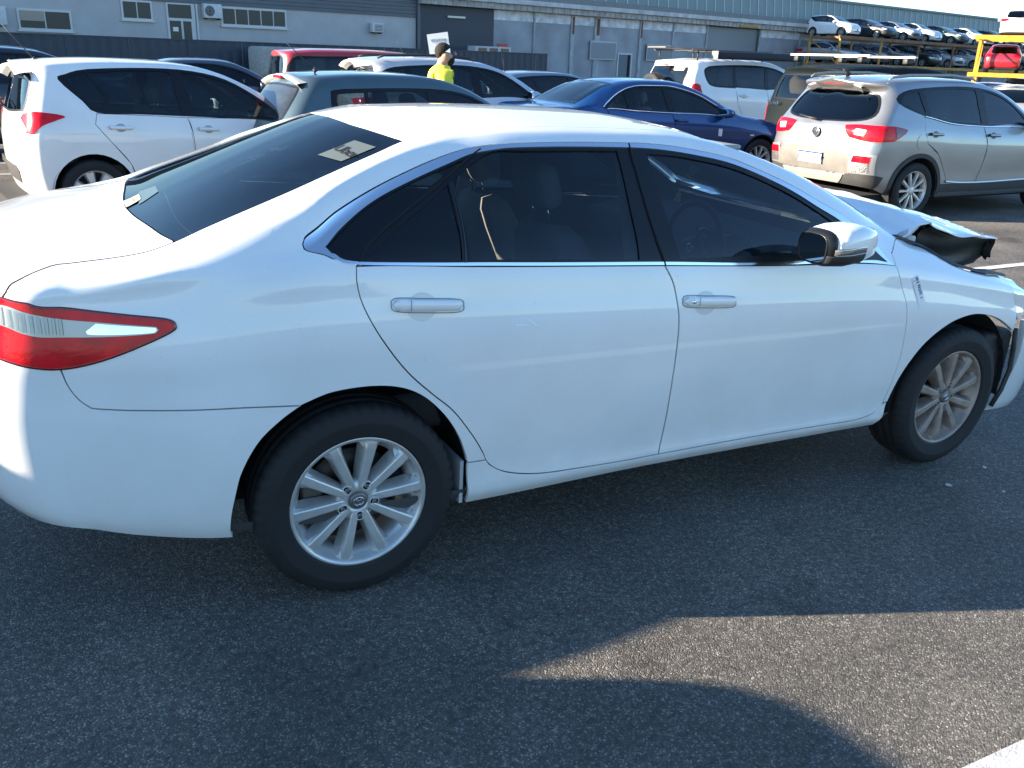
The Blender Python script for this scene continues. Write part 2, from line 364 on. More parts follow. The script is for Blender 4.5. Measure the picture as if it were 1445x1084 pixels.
def inset(L, g):
    a = L - np.roll(L, 1, 0); b = np.roll(L, -1, 0) - L
    a /= np.maximum(np.linalg.norm(a, axis=1, keepdims=True), 1e-9); b /= np.maximum(np.linalg.norm(b, axis=1, keepdims=True), 1e-9)
    area = (L[:, 0]*np.roll(L[:, 1], -1) - np.roll(L[:, 0], -1)*L[:, 1]).sum(); s = 1 if area > 0 else -1
    na = np.stack([-a[:, 1], a[:, 0]], 1)*s; nb = np.stack([-b[:, 1], b[:, 0]], 1)*s
    m = na + nb; d = np.maximum((m*m).sum(1, keepdims=True)/2, .25)
    return L + m/d*g

def tri_mesh(name, V, F, N, material, flat_from=None):
    me = bpy.data.meshes.new(name); me.from_pydata(V.tolist(), [], F)
    me.polygons.foreach_set('use_smooth', [True]*len(F)); me.update()
    fn = np.zeros(len(F)*3, np.float32); me.polygons.foreach_get('normal', fn); fn = fn.reshape(-1, 3)
    ln = []
    for k, f in enumerate(F):
        if flat_from is not None and k >= flat_from: ln += [tuple(fn[k])]*len(f)
        else: ln += [tuple(N[i]) for i in f]
    me.normals_split_custom_set(ln)
    if material: me.materials.append(material)
    return me

def skin_panel(name, S, loop, material, parent=None, holes=(), off=0., gap=.002, step=.035, lip=.012, side=-1, smooth=True, bstep=None, hgap=None, kind=None, dent=None):
    """loop/holes in grid coordinates of skin S; side -1 right, 1 left, 0 both halves welded at the centre line"""
    sc = np.array([S.du, S.dv]); hi = np.array([S.ni - 1, S.nj - 1.])
    bs = bstep or step*.5
    def prep(L, g):
        L = np.array(L, float)*sc
        Q = smooth_loop(L, bs) if smooth else L
        cen = (Q[:, 0] < 1e-3) | (Q[:, 0] > hi[0]*sc[0] - 1e-3) | (Q[:, 1] > hi[1]*sc[1] - 1e-3)
        Q2 = inset(Q, g) if g else Q.copy()
        lo0 = Q[:, 0] < 1e-3; Q2[lo0, 0] = 0; h0 = Q[:, 0] > hi[0]*sc[0] - 1e-3; Q2[h0, 0] = hi[0]*sc[0]
        h1 = Q[:, 1] > hi[1]*sc[1] - 1e-3; Q2[h1, 1] = hi[1]*sc[1]
        return Q2, cen
    A, cen = prep(loop, gap)
    H = [prep(h, -(gap if hgap is None else hgap))[0] for h in holes]
    mn, mx = A.min(0), A.max(0)
    gx = np.arange(mn[0] + step*.5, mx[0], step); gy = np.arange(mn[1] + step*.5, mx[1], step)
    pts = np.zeros((0, 2))
    if len(gx) and len(gy):
        X, Y = np.meshgrid(gx, gy, indexing='ij'); X[:, 1::2] += step*.5
        pts = np.stack([X.ravel(), Y.ravel()], 1); keep = inside(pts, A)
        for h in H: keep &= ~inside(pts, h)
        pts = pts[keep]
        allb = np.concatenate([A] + H)
        if len(pts):
            near = np.zeros(len(pts), bool)
            for c in range(0, len(pts), 2000):
                d = ((pts[c:c+2000, None] - allb[None])**2).sum(2).min(1); near[c:c+2000] = d < (.35*step)**2
            pts = pts[~near]
    vs = [A] + H; n = 0; ed = []
    for q in vs:
        ed += [(n + k, n + (k+1) % len(q)) for k in range(len(q))]; n += len(q)
    allp = np.concatenate(vs + [pts])
    r = geometry.delaunay_2d_cdt([Vector(q) for q in allp.tolist()], ed, [], 0, 1e-6)
    P2 = np.array([tuple(q) for q in r[0]]); T = np.array([f for f in r[2] if len(f) == 3])
    cen2 = P2[T].mean(1); k = inside(cen2, A)
    for h in H: k &= ~inside(cen2, h)
    T = T[k]
    ij = P2/sc; V = S.ev(ij); N = S.ev(ij, S.N); N /= np.linalg.norm(N, axis=1, keepdims=True)
    if dent is not None: V = dent(V)
    V = V + N*off
    onc = (ij[:, 0] < 1e-3) | (ij[:, 0] > hi[0] - 1e-3) | (ij[:, 1] > hi[1] - 1e-3)
    if side == 0: V[onc, 1] = 0
    fnn = np.cross(V[T[:, 1]] - V[T[:, 0]], V[T[:, 2]] - V[T[:, 0]]); flip = (fnn*N[T].mean(1)).sum(1) < 0
    T[flip] = T[flip][:, ::-1]
    F = [list(t) for t in T.tolist()]
    lipF = []
    Vl = V
    Nl = N
    if lip:
        cnt = {}
        for t in F:
            for a, b in ((t[0], t[1]), (t[1], t[2]), (t[2], t[0])): cnt[(a, b)] = 1
        be = [(a, b) for (a, b) in cnt if (b, a) not in cnt and not (onc[a] and onc[b])]
        base = len(V); used = sorted({a for e in be for a in e}); mp = {a: base + 2*q for q, a in enumerate(used)}
        if used:
            ex = np.concatenate([np.stack([V[a], V[a] - N[a]*lip]) for a in used]); Vl = np.concatenate([V, ex]); Nl = np.concatenate([N, np.zeros_like(ex)])
            lipF = [[mp[b], mp[a], mp[a] + 1, mp[b] + 1] for a, b in be]
    def out(sg):
        Vs = Vl.copy(); Ns = Nl.copy(); Vs[:, 1] *= sg; Ns[:, 1] *= sg
        Fa = F + lipF
        if sg < 0: Fa = [f[::-1] for f in Fa]
        return Vs, Fa, Ns
    if side == 0:
        V1, F1, N1 = out(1); V2, F2, N2 = out(-1)
        n1, nb = len(F), len(V1); mp = np.arange(len(V2)) + nb
        o = np.where(onc)[0]; mp[o] = o
        F2 = [[int(mp[a]) for a in f] for f in F2]
        Fs = F1[:n1] + F2[:n1] + F1[n1:] + F2[n1:]
        me = tri_mesh(name, np.concatenate([V1, V2]), Fs, np.concatenate([N1, N2]), material, 2*n1)
    else:
        Vs, Fa, Ns = out(side); me = tri_mesh(name, Vs, Fa, Ns, material, len(F))
    return ob(name, me, parent, kind)

def skin_line(S, pts, off=0., side=-1, n=6, smooth=True):
    """points (grid coordinates) -> smooth 3D polyline with normals"""
    ij = crom(pts, n) if smooth and len(pts) > 2 else np.array(pts, float)
    if len(ij) == 2: ij = ij[0] + (ij[1] - ij[0])*np.linspace(0, 1, 12)[:, None]
    P = S.ev(ij); N = S.ev(ij, S.N); N /= np.linalg.norm(N, axis=1, keepdims=True)
    P = P + N*off; P[:, 1] *= side; N = N.copy(); N[:, 1] *= side
    return P, N

def ribbon(name, P, N, width, h, material, parent=None, closed=False, prof=((-.5, 0), (-.36, .8), (0, 1), (.36, .8), (.5, 0))):
    P = np.array(P); N = np.array(N); m = len(P); rings = []
    for i in range(m):
        a = P[(i-1) % m] if closed or i else P[0]; b = P[(i+1) % m] if closed or i < m - 1 else P[-1]
        t = b - a; t /= np.linalg.norm(t); c = np.cross(t, N[i])
        wd = width[i] if hasattr(width, '__len__') else width
        rings.append([tuple(P[i] + c*wd*u + N[i]*h*q) for u, q in prof])
    mb = MB(); k = len(prof); V = [q for r in rings for q in r]; F = []
    for i in range(m if closed else m - 1):
        j = (i+1) % m
        for q in range(k - 1): F.append((i*k + q, j*k + q, j*k + q + 1, i*k + q + 1))
    mb.add(V, F, True); return mb.obj(name, material, parent, fix=True)
# ---------------------------------------------------------------- wheels (axle along y, outer face towards -y)
def tyre_mesh(name, R, rim, wd, n=120, sipes=True, material=None):
    h = wd/2; side = R - rim
    prof = [(rim - .004, -h*.80), (rim + side*.06, -h*.86), (rim + side*.10, -h*.925), (rim + side*.13, -h*.925), (rim + side*.30, -h*.985), (rim + side*.48, -h), (rim + side*.52, -h*1.012), (rim + side*.55, -h),
            (rim + side*.74, -h*.965), (rim + side*.88, -h*.87), (rim + side*.955, -h*.78), (R - .002, -h*.62), (R, -h*.46), (R - .007, -h*.44), (R - .007, -h*.37), (R, -h*.35), (R, -h*.06), (R - .007, -h*.05)]
    prof = prof + [(r, -y) for r, y in prof[::-1]]
    V = []; F = []; L = len(prof)
    for k in range(n):
        a = 2*math.pi*k/n
        for i, (r, y) in enumerate(prof):
            d = 0
            if sipes and k % 3 == 0 and i in (9, 10, 11, L-10, L-11, L-12): d = .006
            V.append(((r - d)*math.cos(a), y*(1 - (.02 if d else 0)), (r - d)*math.sin(a)))
    for k in range(n):
        q = (k+1) % n
        for i in range(L - 1): F.append((k*L + i, q*L + i, q*L + i + 1, k*L + i + 1))
    m = MB(); m.add(V, F, True); return m.mesh(name, material or RUBBER, fix=True)

def ring(m, r, y, t, n=40, M=None, sx=1., sz=1., ox=0., oz=0.):
    V = []; F = []
    for k in range(n):
        a = 2*math.pi*k/n
        for q in range(6):
            b = 2*math.pi*q/6; rr = r + t*math.cos(b)
            V.append((ox + rr*math.cos(a)*sx, y + t*math.sin(b)*.7, oz + rr*math.sin(a)*sz))
    for k in range(n):
        for q in range(6): F.append((k*6 + q, k*6 + (q+1) % 6, ((k+1) % n)*6 + (q+1) % 6, ((k+1) % n)*6 + q))
    m.add(V, F, True, M)

def hero_wheel_meshes():
    D = {}
    D['tyre'] = tyre_mesh('tyre', .3265, .2165, .215, 150)
    m = MB(); m.lathe([(.196, .085), (.2165, .095), (.2195, .09), (.205, .08), (.190, .055), (.178, .0), (.182, -.035), (.194, -.055), (.2045, -.066), (.2075, -.084), (.2135, -.0915), (.2205, -.0925), (.2235, -.090), (.2235, -.084), (.2145, -.076), (.2, -.05)], 96)
    D['barrel'] = m.mesh('rim_barrel', None, fix=True)
    m = MB()
    for k in range(10):
        a = R_(36*k + 8); rad = Vector((math.cos(a), 0, math.sin(a))); tg = Vector((-math.sin(a), 0, math.cos(a)))
        rings = []
        for r, wt, wb, yo, yb, sk in ((.034, .020, .026, -.0735, -.035, 0), (.060, .025, .038, -.0765, -.035, 0), (.10, .0275, .046, -.0795, -.03, 0), (.15, .030, .052, -.0825, -.028, 0), (.178, .032, .062, -.0835, -.035, .0), (.197, .031, .084, -.083, -.050, 0), (.2115, .035, .112, -.0815, -.066, 0)):
            c = rad*r; fl = (wb - wt)/2
            rings.append([tuple(c + tg*(-wb/2) + Vector((0, yb, 0))), tuple(c + tg*(-wt/2 - fl*.30) + Vector((0, yo + .011, 0))), tuple(c + tg*(-wt/2) + Vector((0, yo + .0018, 0))), tuple(c + tg*(-wt/2 + .004) + Vector((0, yo, 0))),
                          tuple(c + tg*(wt/2 - .004) + Vector((0, yo, 0))), tuple(c + tg*(wt/2) + Vector((0, yo + .0018, 0))), tuple(c + tg*(wt/2 + fl*.30) + Vector((0, yo + .011, 0))), tuple(c + tg*(wb/2) + Vector((0, yb, 0)))])
        D.setdefault('spokes', []).append(None)
        q = MB(); q.loft(rings, smooth=False); D['spokes'][k] = q.mesh('spoke', None, fix=True)
    m = MB(); m.lathe([(.0001, -.030), (.070, -.030), (.072, -.05), (.069, -.064), (.063, -.0705), (.045, -.0745), (.033, -.0735), (.031, -.070), (.0001, -.070)], 60); D['hub'] = m.mesh('hub', None, fix=True)
    D['lug_cup'] = []; D['lug_hole'] = []
    for k in range(5):
        lug = MB(); cup = MB()
        a = R_(72*k + 62); x, z = .0545*math.cos(a), .0545*math.sin(a); M = Matrix.Translation((x, 0, z))
        cup.lathe([(.0175, -.060), (.0170, -.0760), (.0150, -.0775), (.0135, -.0765), (.0130, -.0712)], 20, M)
        lug.lathe([(.0001, -.0748), (.0132, -.0748)], 20, M)
        D['lug_cup'].append(cup.mesh('lug_rim', None, fix=True)); D['lug_hole'].append(lug.mesh('lug_hole', DARK, fix=True))
    D['nuts'] = []
    for k in range(5):
        a = R_(72*k + 62); x, z = .0545*math.cos(a), .0545*math.sin(a); q = MB()
        q.lathe([(.0075, -.0725), (.0075, -.0770), (.006, -.0785), (.0001, -.0789)], 6, Matrix.Translation((x, 0, z)), smooth=False); D['nuts'].append(q.mesh('wheel_nut', mat('nut_steel', (.25, .24, .24), .4, .9), fix=True))
    m = MB(); m.lathe([(.0001, -.0805), (.022, -.0802), (.0275, -.0785), (.0295, -.0755), (.0295, -.066)], 40); D['cap'] = m.mesh('centre_cap', mat('cap_grey', (.16, .155, .155), .4, .6), fix=True)
    m = MB(); ring(m, .0165, -.0815, .0016, 40, sz=.86); ring(m, .0070, -.0817, .0013, 30, sz=1.9); ring(m, .0100, -.0817, .0013, 30, sz=.52, oz=.0078); D['emblem'] = m.mesh('emblem', CHROME, fix=True)
    m = MB(); m.lathe([(.06, .0), (.148, .0), (.148, .022), (.06, .022)], 60, closed=True); m.lathe([(.0001, -.03), (.062, -.028), (.066, .0), (.066, .03)], 40); D['disc'] = m.mesh('brake_disc', IRON, fix=True)
    m = MB(); m.box((-.165, -.02, -.06), (-.095, .05, .07), ch=.012); D['caliper'] = m.mesh('brake_caliper', mat('caliper_grey', (.12, .11, .10), .6, .5), fix=True)
    return D
HW = None
def hero_wheel(parent, x, y, z, side, rimmat, steer=0., spin=0.):
    global HW
    HW = HW or hero_wheel_meshes()
    def withm(me, m):
        c = me.copy(); c.materials.clear(); c.materials.append(m); return c
    e = bpy.data.objects.new('wheel', None); COL.objects.link(e); e.parent = parent; e.location = (x, y, z); e.rotation_euler = (0, 0, steer + (0 if side < 0 else math.pi))
    key = 'm_' + rimmat.name
    if key not in HW: HW[key] = dict(barrel=withm(HW['barrel'], rimmat), hub=withm(HW['hub'], rimmat), cup=[withm(q, rimmat) for q in HW['lug_cup']], sp=[withm(q, rimmat) for q in HW['spokes']])
    K = HW[key]
    def p(n, me, rot=True):
        o = ob(n, me, e); o.rotation_euler = (0, spin if rot else 0, 0); return o
    p('tyre', HW['tyre']); p('rim', K['barrel']); p('hub', K['hub']); [p('lug_rim', q) for q in K['cup']]; [p('lug_hole', q) for q in HW['lug_hole']]
    for q in K['sp']: p('spoke', q)
    for q in HW['nuts']: p('wheel_nut', q)
    p('centre_cap', HW['cap']); p('emblem', HW['emblem'], False); p('brake_disc', HW['disc']); p('brake_caliper', HW['caliper'], False)
    return e
# ---------------------------------------------------------------- the white sedan
S = hero_skin()
JE = S.k[13]/S.k[-1]*(S.nj - 1)                                # roof-edge / rear-screen edge line
def SD(pts, jr=(0, .93)): return S.inv(pts, 'xz', jr)
def TP(pts): return S.inv(pts, 'xy', (JE/(S.nj - 1) - .06, 1))
def RR(pts): return S.inv(pts, 'yz', (0, .93), (0, .25))
def atj(x, j):
    X = S.ev(np.stack([np.arange(S.ni), np.full(S.ni, j)], 1))[:, 0]; return np.interp(x, X, np.arange(S.ni))
def ED(a, b, n): return np.array([(atj(x, JE), JE) for x in np.linspace(a, b, n)])
def BT(a, b, n): return np.array([(atj(x, 0.), 0.) for x in np.linspace(a, b, n)])
def CEN(*xs): return np.array([(atj(x, S.nj - 1.), S.nj - 1.) for x in xs])
def RC(*zs): return np.array([(0., np.interp(z, S.G[0, :, 2], np.arange(S.nj))) for z in zs])
def FC(*zs): return np.array([(S.ni - 1., np.interp(z, S.G[-1, :, 2], np.arange(S.nj))) for z in zs])
cat_ = lambda *a: np.concatenate([np.array(q) for q in a])
dlo_out = [(-0.143, 1.136), (-0.128, 1.158), (-0.065, 1.196), (0.017, 1.239), (0.156, 1.297), (0.298, 1.347), (0.468, 1.39), (0.539, 1.397), (0.644, 1.402), (0.807, 1.406), (1.054, 1.406), (1.279, 1.393), (1.511, 1.354), (1.727, 1.28), (1.897, 1.205), (2.066, 1.119), (2.181, 1.027), (2.251, 0.96), (1.615, 0.996), (1.078, 1.024), (0.44, 1.056), (0.013, 1.081), (-0.071, 1.101), (-0.122, 1.117)]
dlo_in = [(-0.083, 1.129), (-0.03, 1.17), (0.053, 1.222), (0.194, 1.284), (0.348, 1.338), (0.444, 1.369), (0.534, 1.383), (0.639, 1.39), (0.802, 1.393), (1.06, 1.392), (1.272, 1.377), (1.503, 1.338), (1.692, 1.274), (1.867, 1.192), (2.034, 1.101), (2.207, 0.974), (1.617, 1.008), (1.08, 1.036), (0.442, 1.067), (0.014, 1.09), (-0.07, 1.114)]
quarter_glass = [(-0.078, 1.131), (-0.028, 1.166), (0.053, 1.217), (0.194, 1.279), (0.348, 1.332), (0.43, 1.358), (0.295, 1.289), (0.152, 1.212), (0.038, 1.144), (-0.008, 1.099), (-.062, 1.119)]
tri_glass = [(0.03, 1.095), (0.084, 1.134), (0.19, 1.199), (0.337, 1.285), (0.337, 1.079)]
rear_glass = [(0.358, 1.079), (0.359, 1.281), (0.363, 1.302), (0.507, 1.374), (0.637, 1.381), (0.998, 1.383), (0.993, 1.257), (0.986, 1.048)]
front_glass = [(1.157, 1.041), (1.128, 1.211), (1.119, 1.373), (1.267, 1.364), (1.497, 1.324), (1.686, 1.260), (1.861, 1.178), (2.02, 1.089), (2.065, .995)]
r_door = [(-0.006, 1.080), (0.44, 1.0555), (1.086, 1.0235), (1.122, 0.962), (1.141, 0.888), (1.151, 0.813), (1.159, 0.679), (1.164, 0.538), (1.162, 0.393), (1.150, 0.308), (0.995, 0.307), (0.813, 0.31), (0.64, 0.317), (0.517, 0.342), (0.448, 0.383), (0.417, 0.439), (0.373, 0.509), (0.303, 0.601), (0.226, 0.671), (0.141, 0.755), (0.061, 0.864), (0.011, 0.959), (-0.008, 1.033)]
f_door = [(1.089, 1.0235), (1.615, .9955), (2.25, 0.9595), (2.277, 0.903), (2.311, 0.83), (2.331, 0.771), (2.349, 0.677), (2.363, 0.564), (2.356, 0.45), (2.337, 0.351), (2.287, 0.316), (2.174, 0.3), (1.947, 0.304), (1.565, 0.309), (1.153, 0.308), (1.165, 0.393), (1.167, 0.538), (1.162, 0.679), (1.154, 0.813), (1.144, 0.888), (1.125, 0.962)]
rear_arch = [(-0.387, 0.264), (-0.38, 0.391), (-0.354, 0.491), (-0.304, 0.583), (-0.24, 0.645), (-0.18, 0.686), (-0.088, 0.716), (0.02, 0.721), (0.119, 0.705), (0.2, 0.663), (0.272, 0.591), (0.325, 0.512), (0.358, 0.433), (0.367, 0.402), (0.37, 0.31)]
front_arch = [(2.352, 0.293), (2.365, 0.357), (2.4, 0.478), (2.487, 0.61), (2.616, 0.693), (2.747, 0.722), (2.854, 0.715), (2.964, 0.686), (3.06, 0.640), (3.112, 0.610)]
seam = [(-0.788, 0.826), (-0.776, 0.781), (-0.755, 0.741), (-0.727, 0.716), (-0.698, 0.71), (-0.424, 0.696), (-.20, .6866), (-.188, .6863), (-0.18, 0.686)]
tail = [(-0.904, 1.005), (-0.842, 0.995), (-0.746, 0.982), (-0.614, 0.965), (-0.521, 0.953), (-0.502, 0.938), (-0.515, 0.923), (-0.588, 0.889), (-0.711, 0.843), (-0.788, 0.828), (-0.853, 0.835), (-0.923, 0.851)]
tail_in = [(.60, .852), (.48, .88), (.46, .94), (.52, .985), (.64, 1.0)]          # on the rear face, (y, z)
tail_clear = [(-0.906, 0.989), (-0.847, 0.974), (-0.769, 0.957), (-0.683, 0.949), (-0.547, 0.936), (-0.542, 0.928), (-0.561, 0.918), (-0.687, 0.911), (-0.803, 0.911), (-0.859, 0.92), (-0.912, 0.938)]
fender_top = [(2.26, 1.003), (2.366, 1.044), (2.438, 1.024), (2.529, 0.999), (2.566, 0.978), (2.622, 0.946), (2.704, 0.918), (2.90, 0.876), (2.994, 0.863), (3.088, 0.846)]
lamp_edge = [(3.088, 0.846), (3.078, 0.826), (3.08, 0.79), (3.106, 0.734), (3.112, .68)]

car = thing('white_sedan', 'white crash-damaged sedan with crumpled hood and tinted windows in the foreground', 'car')
for sd in (-1, 1):
    rd_up = r_door[14:][::1]                                  # sill corner up the rear edge of the rear door
    loop = cat_(SD([(.367, .402), (.436, .401)]), SD(r_door[15:]), SD([(-.006, 1.080), (-.001, 1.0835)]), SD(dlo_out[21:] + dlo_out[:18]), SD([(2.26, 1.003), (2.36, 1.044)]), ED(2.335, -.78, 40),
                TP([(-.852, .695), (-.885, .705)]), SD(tail[:10]), SD(seam[1:]), SD([(-.1745, .6883), (-.165, .692)]), SD(rear_arch[6:13]))
    skin_panel('side_panel', S, loop, WHITE, car, side=sd, bstep=.012, lip=.02)
    skin_panel('rear_door', S, SD(r_door), WHITE, car, side=sd, bstep=.012).name = 'rear_door'
    skin_panel('front_door', S, SD(f_door), WHITE, car, side=sd, bstep=.012)
    skin_panel('rocker_panel', S, cat_(SD([(.367, .402), (.436, .401), (.448, .383), (.517, .342), (.64, .317), (.813, .31), (.995, .307), (1.151, .308), (1.565, .309), (1.947, .304), (2.174, .3), (2.287, .316), (2.325, .348), (2.362, .357), (2.352, .30)]), BT(2.33, .375, 30), SD([(.371, .31)])), WHITE, car, side=sd, bstep=.02)
    skin_panel('front_fender', S, cat_(SD(f_door[2:9]), SD([(2.340, .357)]), SD(front_arch[1:]), SD(lamp_edge[::-1]), SD(fender_top[::-1][1:]), SD([(2.253, .965)])), WHITE, car, side=sd, bstep=.012, lip=.02)
    # windows
    fr = skin_panel('window_frame', S, SD(dlo_in), BLACKP, car, holes=[SD(q) for q in (quarter_glass, tri_glass, rear_glass, front_glass)], side=sd, gap=-.002, hgap=0., lip=.008, off=-.002, bstep=.012)
    for q in (quarter_glass, tri_glass, rear_glass, front_glass):
        skin_panel('side_window', S, SD(q), TINT if q is quarter_glass else CABG, car, side=sd, gap=-.004, lip=0, off=-.007, bstep=.015)
    skin_panel('window_trim', S, SD(dlo_out), CHROME, car, holes=[SD(dlo_in)], side=sd, gap=.0015, hgap=0., lip=.006, off=.0015, bstep=.01, step=.02)
    for pts in ([(0.004, 1.091), (0.055, 1.142), (0.171, 1.21), (0.315, 1.289), (0.48, 1.384)], [(1.056, 1.404), (1.051, 1.333), (1.056, 1.223), (1.068, 1.113), (1.090, 1.024)]):
        P, N = skin_line(S, SD(pts), .001, sd); ribbon('door_gap', P, N, .007, .0025, DARK, car)
    P, N = skin_line(S, SD([(.335, 1.072), (.348, 1.18), (.348, 1.29)]), -.002, sd); ribbon('window_divider', P, N, .014, .006, BLACKP, car)
    # tail lamp: red housing, clear band, chrome spear
    tl = skin_panel('tail_light', S, cat_(SD(tail), RR(tail_in)), LENSR, car, side=sd, bstep=.012, gap=.0015, off=.004, lip=.02, step=.025)
    P, N = skin_line(S, cat_(SD(tail[:9]), SD(tail[9:])), .002, sd, 5); ribbon('lamp_seal', P, N, .010, .002, mat('dark_red_lens', (.10, .002, .006), .15, coat=1.), tl)
    skin_panel('reflector', S, cat_(SD(tail_clear), RR([(.55, .945), (.55, .975)])), mat('lamp_silver', (.38, .39, .40), .3, .8), tl, side=sd, bstep=.012, off=.0055, lip=0, gap=0.)
    skin_panel('chrome_spear', S, SD([(-.69, .946), (-.549, .934), (-.546, .928), (-.565, .920), (-.70, .917), (-.715, .926)]), CHROME, tl, side=sd, bstep=.01, off=.007, lip=.002, gap=0.)
    for k in range(9):
        xx = -.905 + k*.0165; za = np.interp(xx, [-.91, -.85, -.76], [.986, .972, .955]); zb = np.interp(xx, [-.91, -.86, -.76], [.941, .924, .914])
        P, N = skin_line(S, SD([(xx, zb), (xx, (za + zb)/2), (xx, za)]), .006, sd, 3); ribbon('lens_rib', P, N, .010, .003, LENSC, tl)
    # wheel well and mud flap
    for xc in (0, 2.765):
        m = MB(); Mx = Matrix.Translation((xc, 0, .335)); rr = .392 if xc == 0 else .398
        m.lathe([(rr, sd*.855), (rr, sd*.60), (.0001, sd*.60)], 40, Mx, a0=-.12, a1=math.pi + .12); m.obj('wheel_well', DARK, car, fix=False)
    for mx, z0, z1, yy in ((.382, .225, .40, .86), ):
        m = MB(); m.box((mx - .03, min(sd*.62, sd*yy), z0 + .02), (mx - .018, max(sd*.62, sd*yy), z1)); m.obj('mud_flap', mat('flap_white', (.5, .5, .5), .6), car)
# door handles: cup, grip, key cap
for sd in (-1, 1):
    doors = {n: [o for o in car.children if o.name.split('.')[0] == n][0 if sd < 0 else 1] for n in ('rear_door', 'front_door')}
    for dn, x0, x1, z0, z1, key in (('rear_door', .096, .321, .963, .946, False), ('front_door', 1.168, 1.401, .897, .880, True)):
        xc = (x0 + x1)/2 - .015; zc = (z0 + z1)/2
        t = np.linspace(0, 2*np.pi, 25)[:-1]
        skin_panel('handle_cup', S, SD([(xc - .005 + .052*math.cos(a), zc - .003 + .042*math.sin(a)*abs(math.sin(a))**.2) for a in t]), mat('cup_white', (.62, .62, .61), .45, coat=.6), doors[dn], side=sd, gap=0., off=.0012, lip=0, smooth=False, step=.02)
        n = 14; rings = []; Pm, Nm = [], []
        for k in range(n + 1):
            u = k/n; xx = x0 + (x1 - x0)*u; zz = z0 + (z1 - z0)*u
            s_, n_ = skin_line(S, SD([(xx, zz), (xx + .001, zz)]), 0, sd, smooth=False); Pm.append(s_[0]); Nm.append(n_[0])
        for k in range(n + 1):
            u = k/n; e = min(u, 1 - u)/.10; prof = math.sqrt(max(0, 1 - max(0, 1 - e)**2)); hh = .0175*max(prof, .05)*(1.08 if u < .2 else 1)
            base = .004 + .024*min(1, e*1.3)
            q = []
            for c, o in ((1, .4), (.96, .78), (.6, .97), (0, 1.02), (-.6, .97), (-.96, .78), (-1, .4), (-.7, -.1), (.7, -.1)):
                q.append(tuple(Pm[k] + np.array([0, 0, hh*c]) + Nm[k]*(base*o if base*o > -.001 else -.002)))
            rings.append(q)
        m = MB(); m.loft(rings); h = m.obj('handle', WHITE, doors[dn], bevel=0)
        k = 3
        ribbon('handle_seam', np.array([Pm[k] + Nm[k]*.0292 + np.array([0, 0, c]) for c in np.linspace(-.018, .018, 6)]), np.array([Nm[k]]*6), .0018, .0012, mat('grey_seal', (.20, .21, .22), .6), doors[dn])
        if key:
            m = MB(); M = Matrix.Translation(Vector(Pm[1]*.4 + Pm[2]*.6 + Nm[1]*.0265)); m.lathe([(.0001, .0 + sd*.004), (.006, sd*.004), (.0075, sd*.002), (.0085, -sd*.002)], 20, M); m.obj('key_lock', CHROME, doors[dn])
        # shut line round the grip
        lp = [(x0 - .004, z0), (x0 + .01, z0 + .019), (xc, zc + .021), (x1 - .012, z1 + .019), (x1 + .004, z1), (x1 - .012, z1 - .019), (xc, zc - .021), (x0 + .01, z0 - .019)]
        lp2 = crom(lp, 5, True); P, N = skin_line(S, SD(lp2.tolist()), .0014, sd, smooth=False); ribbon('handle_seal', P, N, .0026, .001, mat('grey_seal', (.20, .21, .22), .6), doors[dn], closed=True)
# panels that cross the centre line
BLB = [(-.463, .639), (-.486, .512), (-.506, .337), (-.524, .161)]
skin_panel('roof', S, cat_(CEN(.175), TP([(.181, .204), (.205, .344), (.231, .459)]), ED(.257, 1.42, 24), TP([(1.44, .45), (1.462, .22)]), CEN(1.468)), WHITE, car, side=0, gap=.0025)
skin_panel('rear_window', S, cat_(CEN(.175), TP([(.181, .204), (.205, .344), (.231, .459)]), ED(.257, -.455, 16), TP(BLB), CEN(-.532)), TINTR, car, side=0, gap=.0035, off=-.003, lip=0)
skin_panel('windscreen', S, cat_(CEN(1.468), TP([(1.462, .22), (1.44, .45)]), ED(1.43, 2.30, 16), TP([(2.36, .4)]), CEN(2.40)), glass('windscreen_glass', (.5, .58, .56)), car, side=0, gap=.004, off=-.003, lip=0)
skin_panel('boot_lid', S, cat_(CEN(-.532), TP(BLB[::-1]), ED(-.47, -.78, 8), TP([(-.852, .695), (-.885, .705)]), SD([(-.904, 1.005)]), RR([(.64, 1.0), (.52, .985), (.46, .94), (.48, .88), (.46, .82)]), RC(.80, .95), [(0., S.nj - 1.)]), WHITE, car, side=0, bstep=.015, gap=.0035)
skin_panel('rear_bumper', S, cat_(SD(seam[::-1]), SD(tail[10:]), RR([(.60, .850), (.48, .865), (.46, .82)]), RC(.80, .42), BT(-1.05, -.387, 14)[1:], SD(rear_arch[:5]), SD([(-.192, .678), (-.185, .6828)])), WHITE, car, side=0, bstep=.014, lip=.02)
for sd in (-1, 1):
    P, N = skin_line(S, cat_(ED(-.47, -.78, 8), TP([(-.852, .695), (-.885, .705)]), SD([(-.902, 1.006)])), .0006, sd, 4); ribbon('boot_gap', P, N, .006, .0008, DARK, car)
# inner shell behind the gaps
ih = [SD(dlo_in), cat_(CEN(.17), ED(.25, -.455, 12), CEN(-.532)), cat_(CEN(1.468), ED(1.43, 2.30, 12), CEN(2.40)),
      SD([(.395*math.cos(a), .335 + .40*math.sin(a)) for a in np.linspace(-.1, math.pi + .1, 24)]), SD([(2.765 + .405*math.cos(a), .335 + .40*math.sin(a)) for a in np.linspace(-.1, math.pi + .1, 24)])]
skin_panel('inner_shell', S, cat_(RC(.44, .8, 1.0), [(0., S.nj - 1.)], CEN(-1.0, -.6, 0, .8, 1.6, 2.38), ED(2.38, 2.38, 1), SD([(2.42, .9), (2.42, .6), (2.42, .34)]), BT(2.40, -.9, 30)), TRIMIN, car, holes=ih, side=0, gap=.0, hgap=0, off=-.022, lip=0, step=.06, smooth=False)
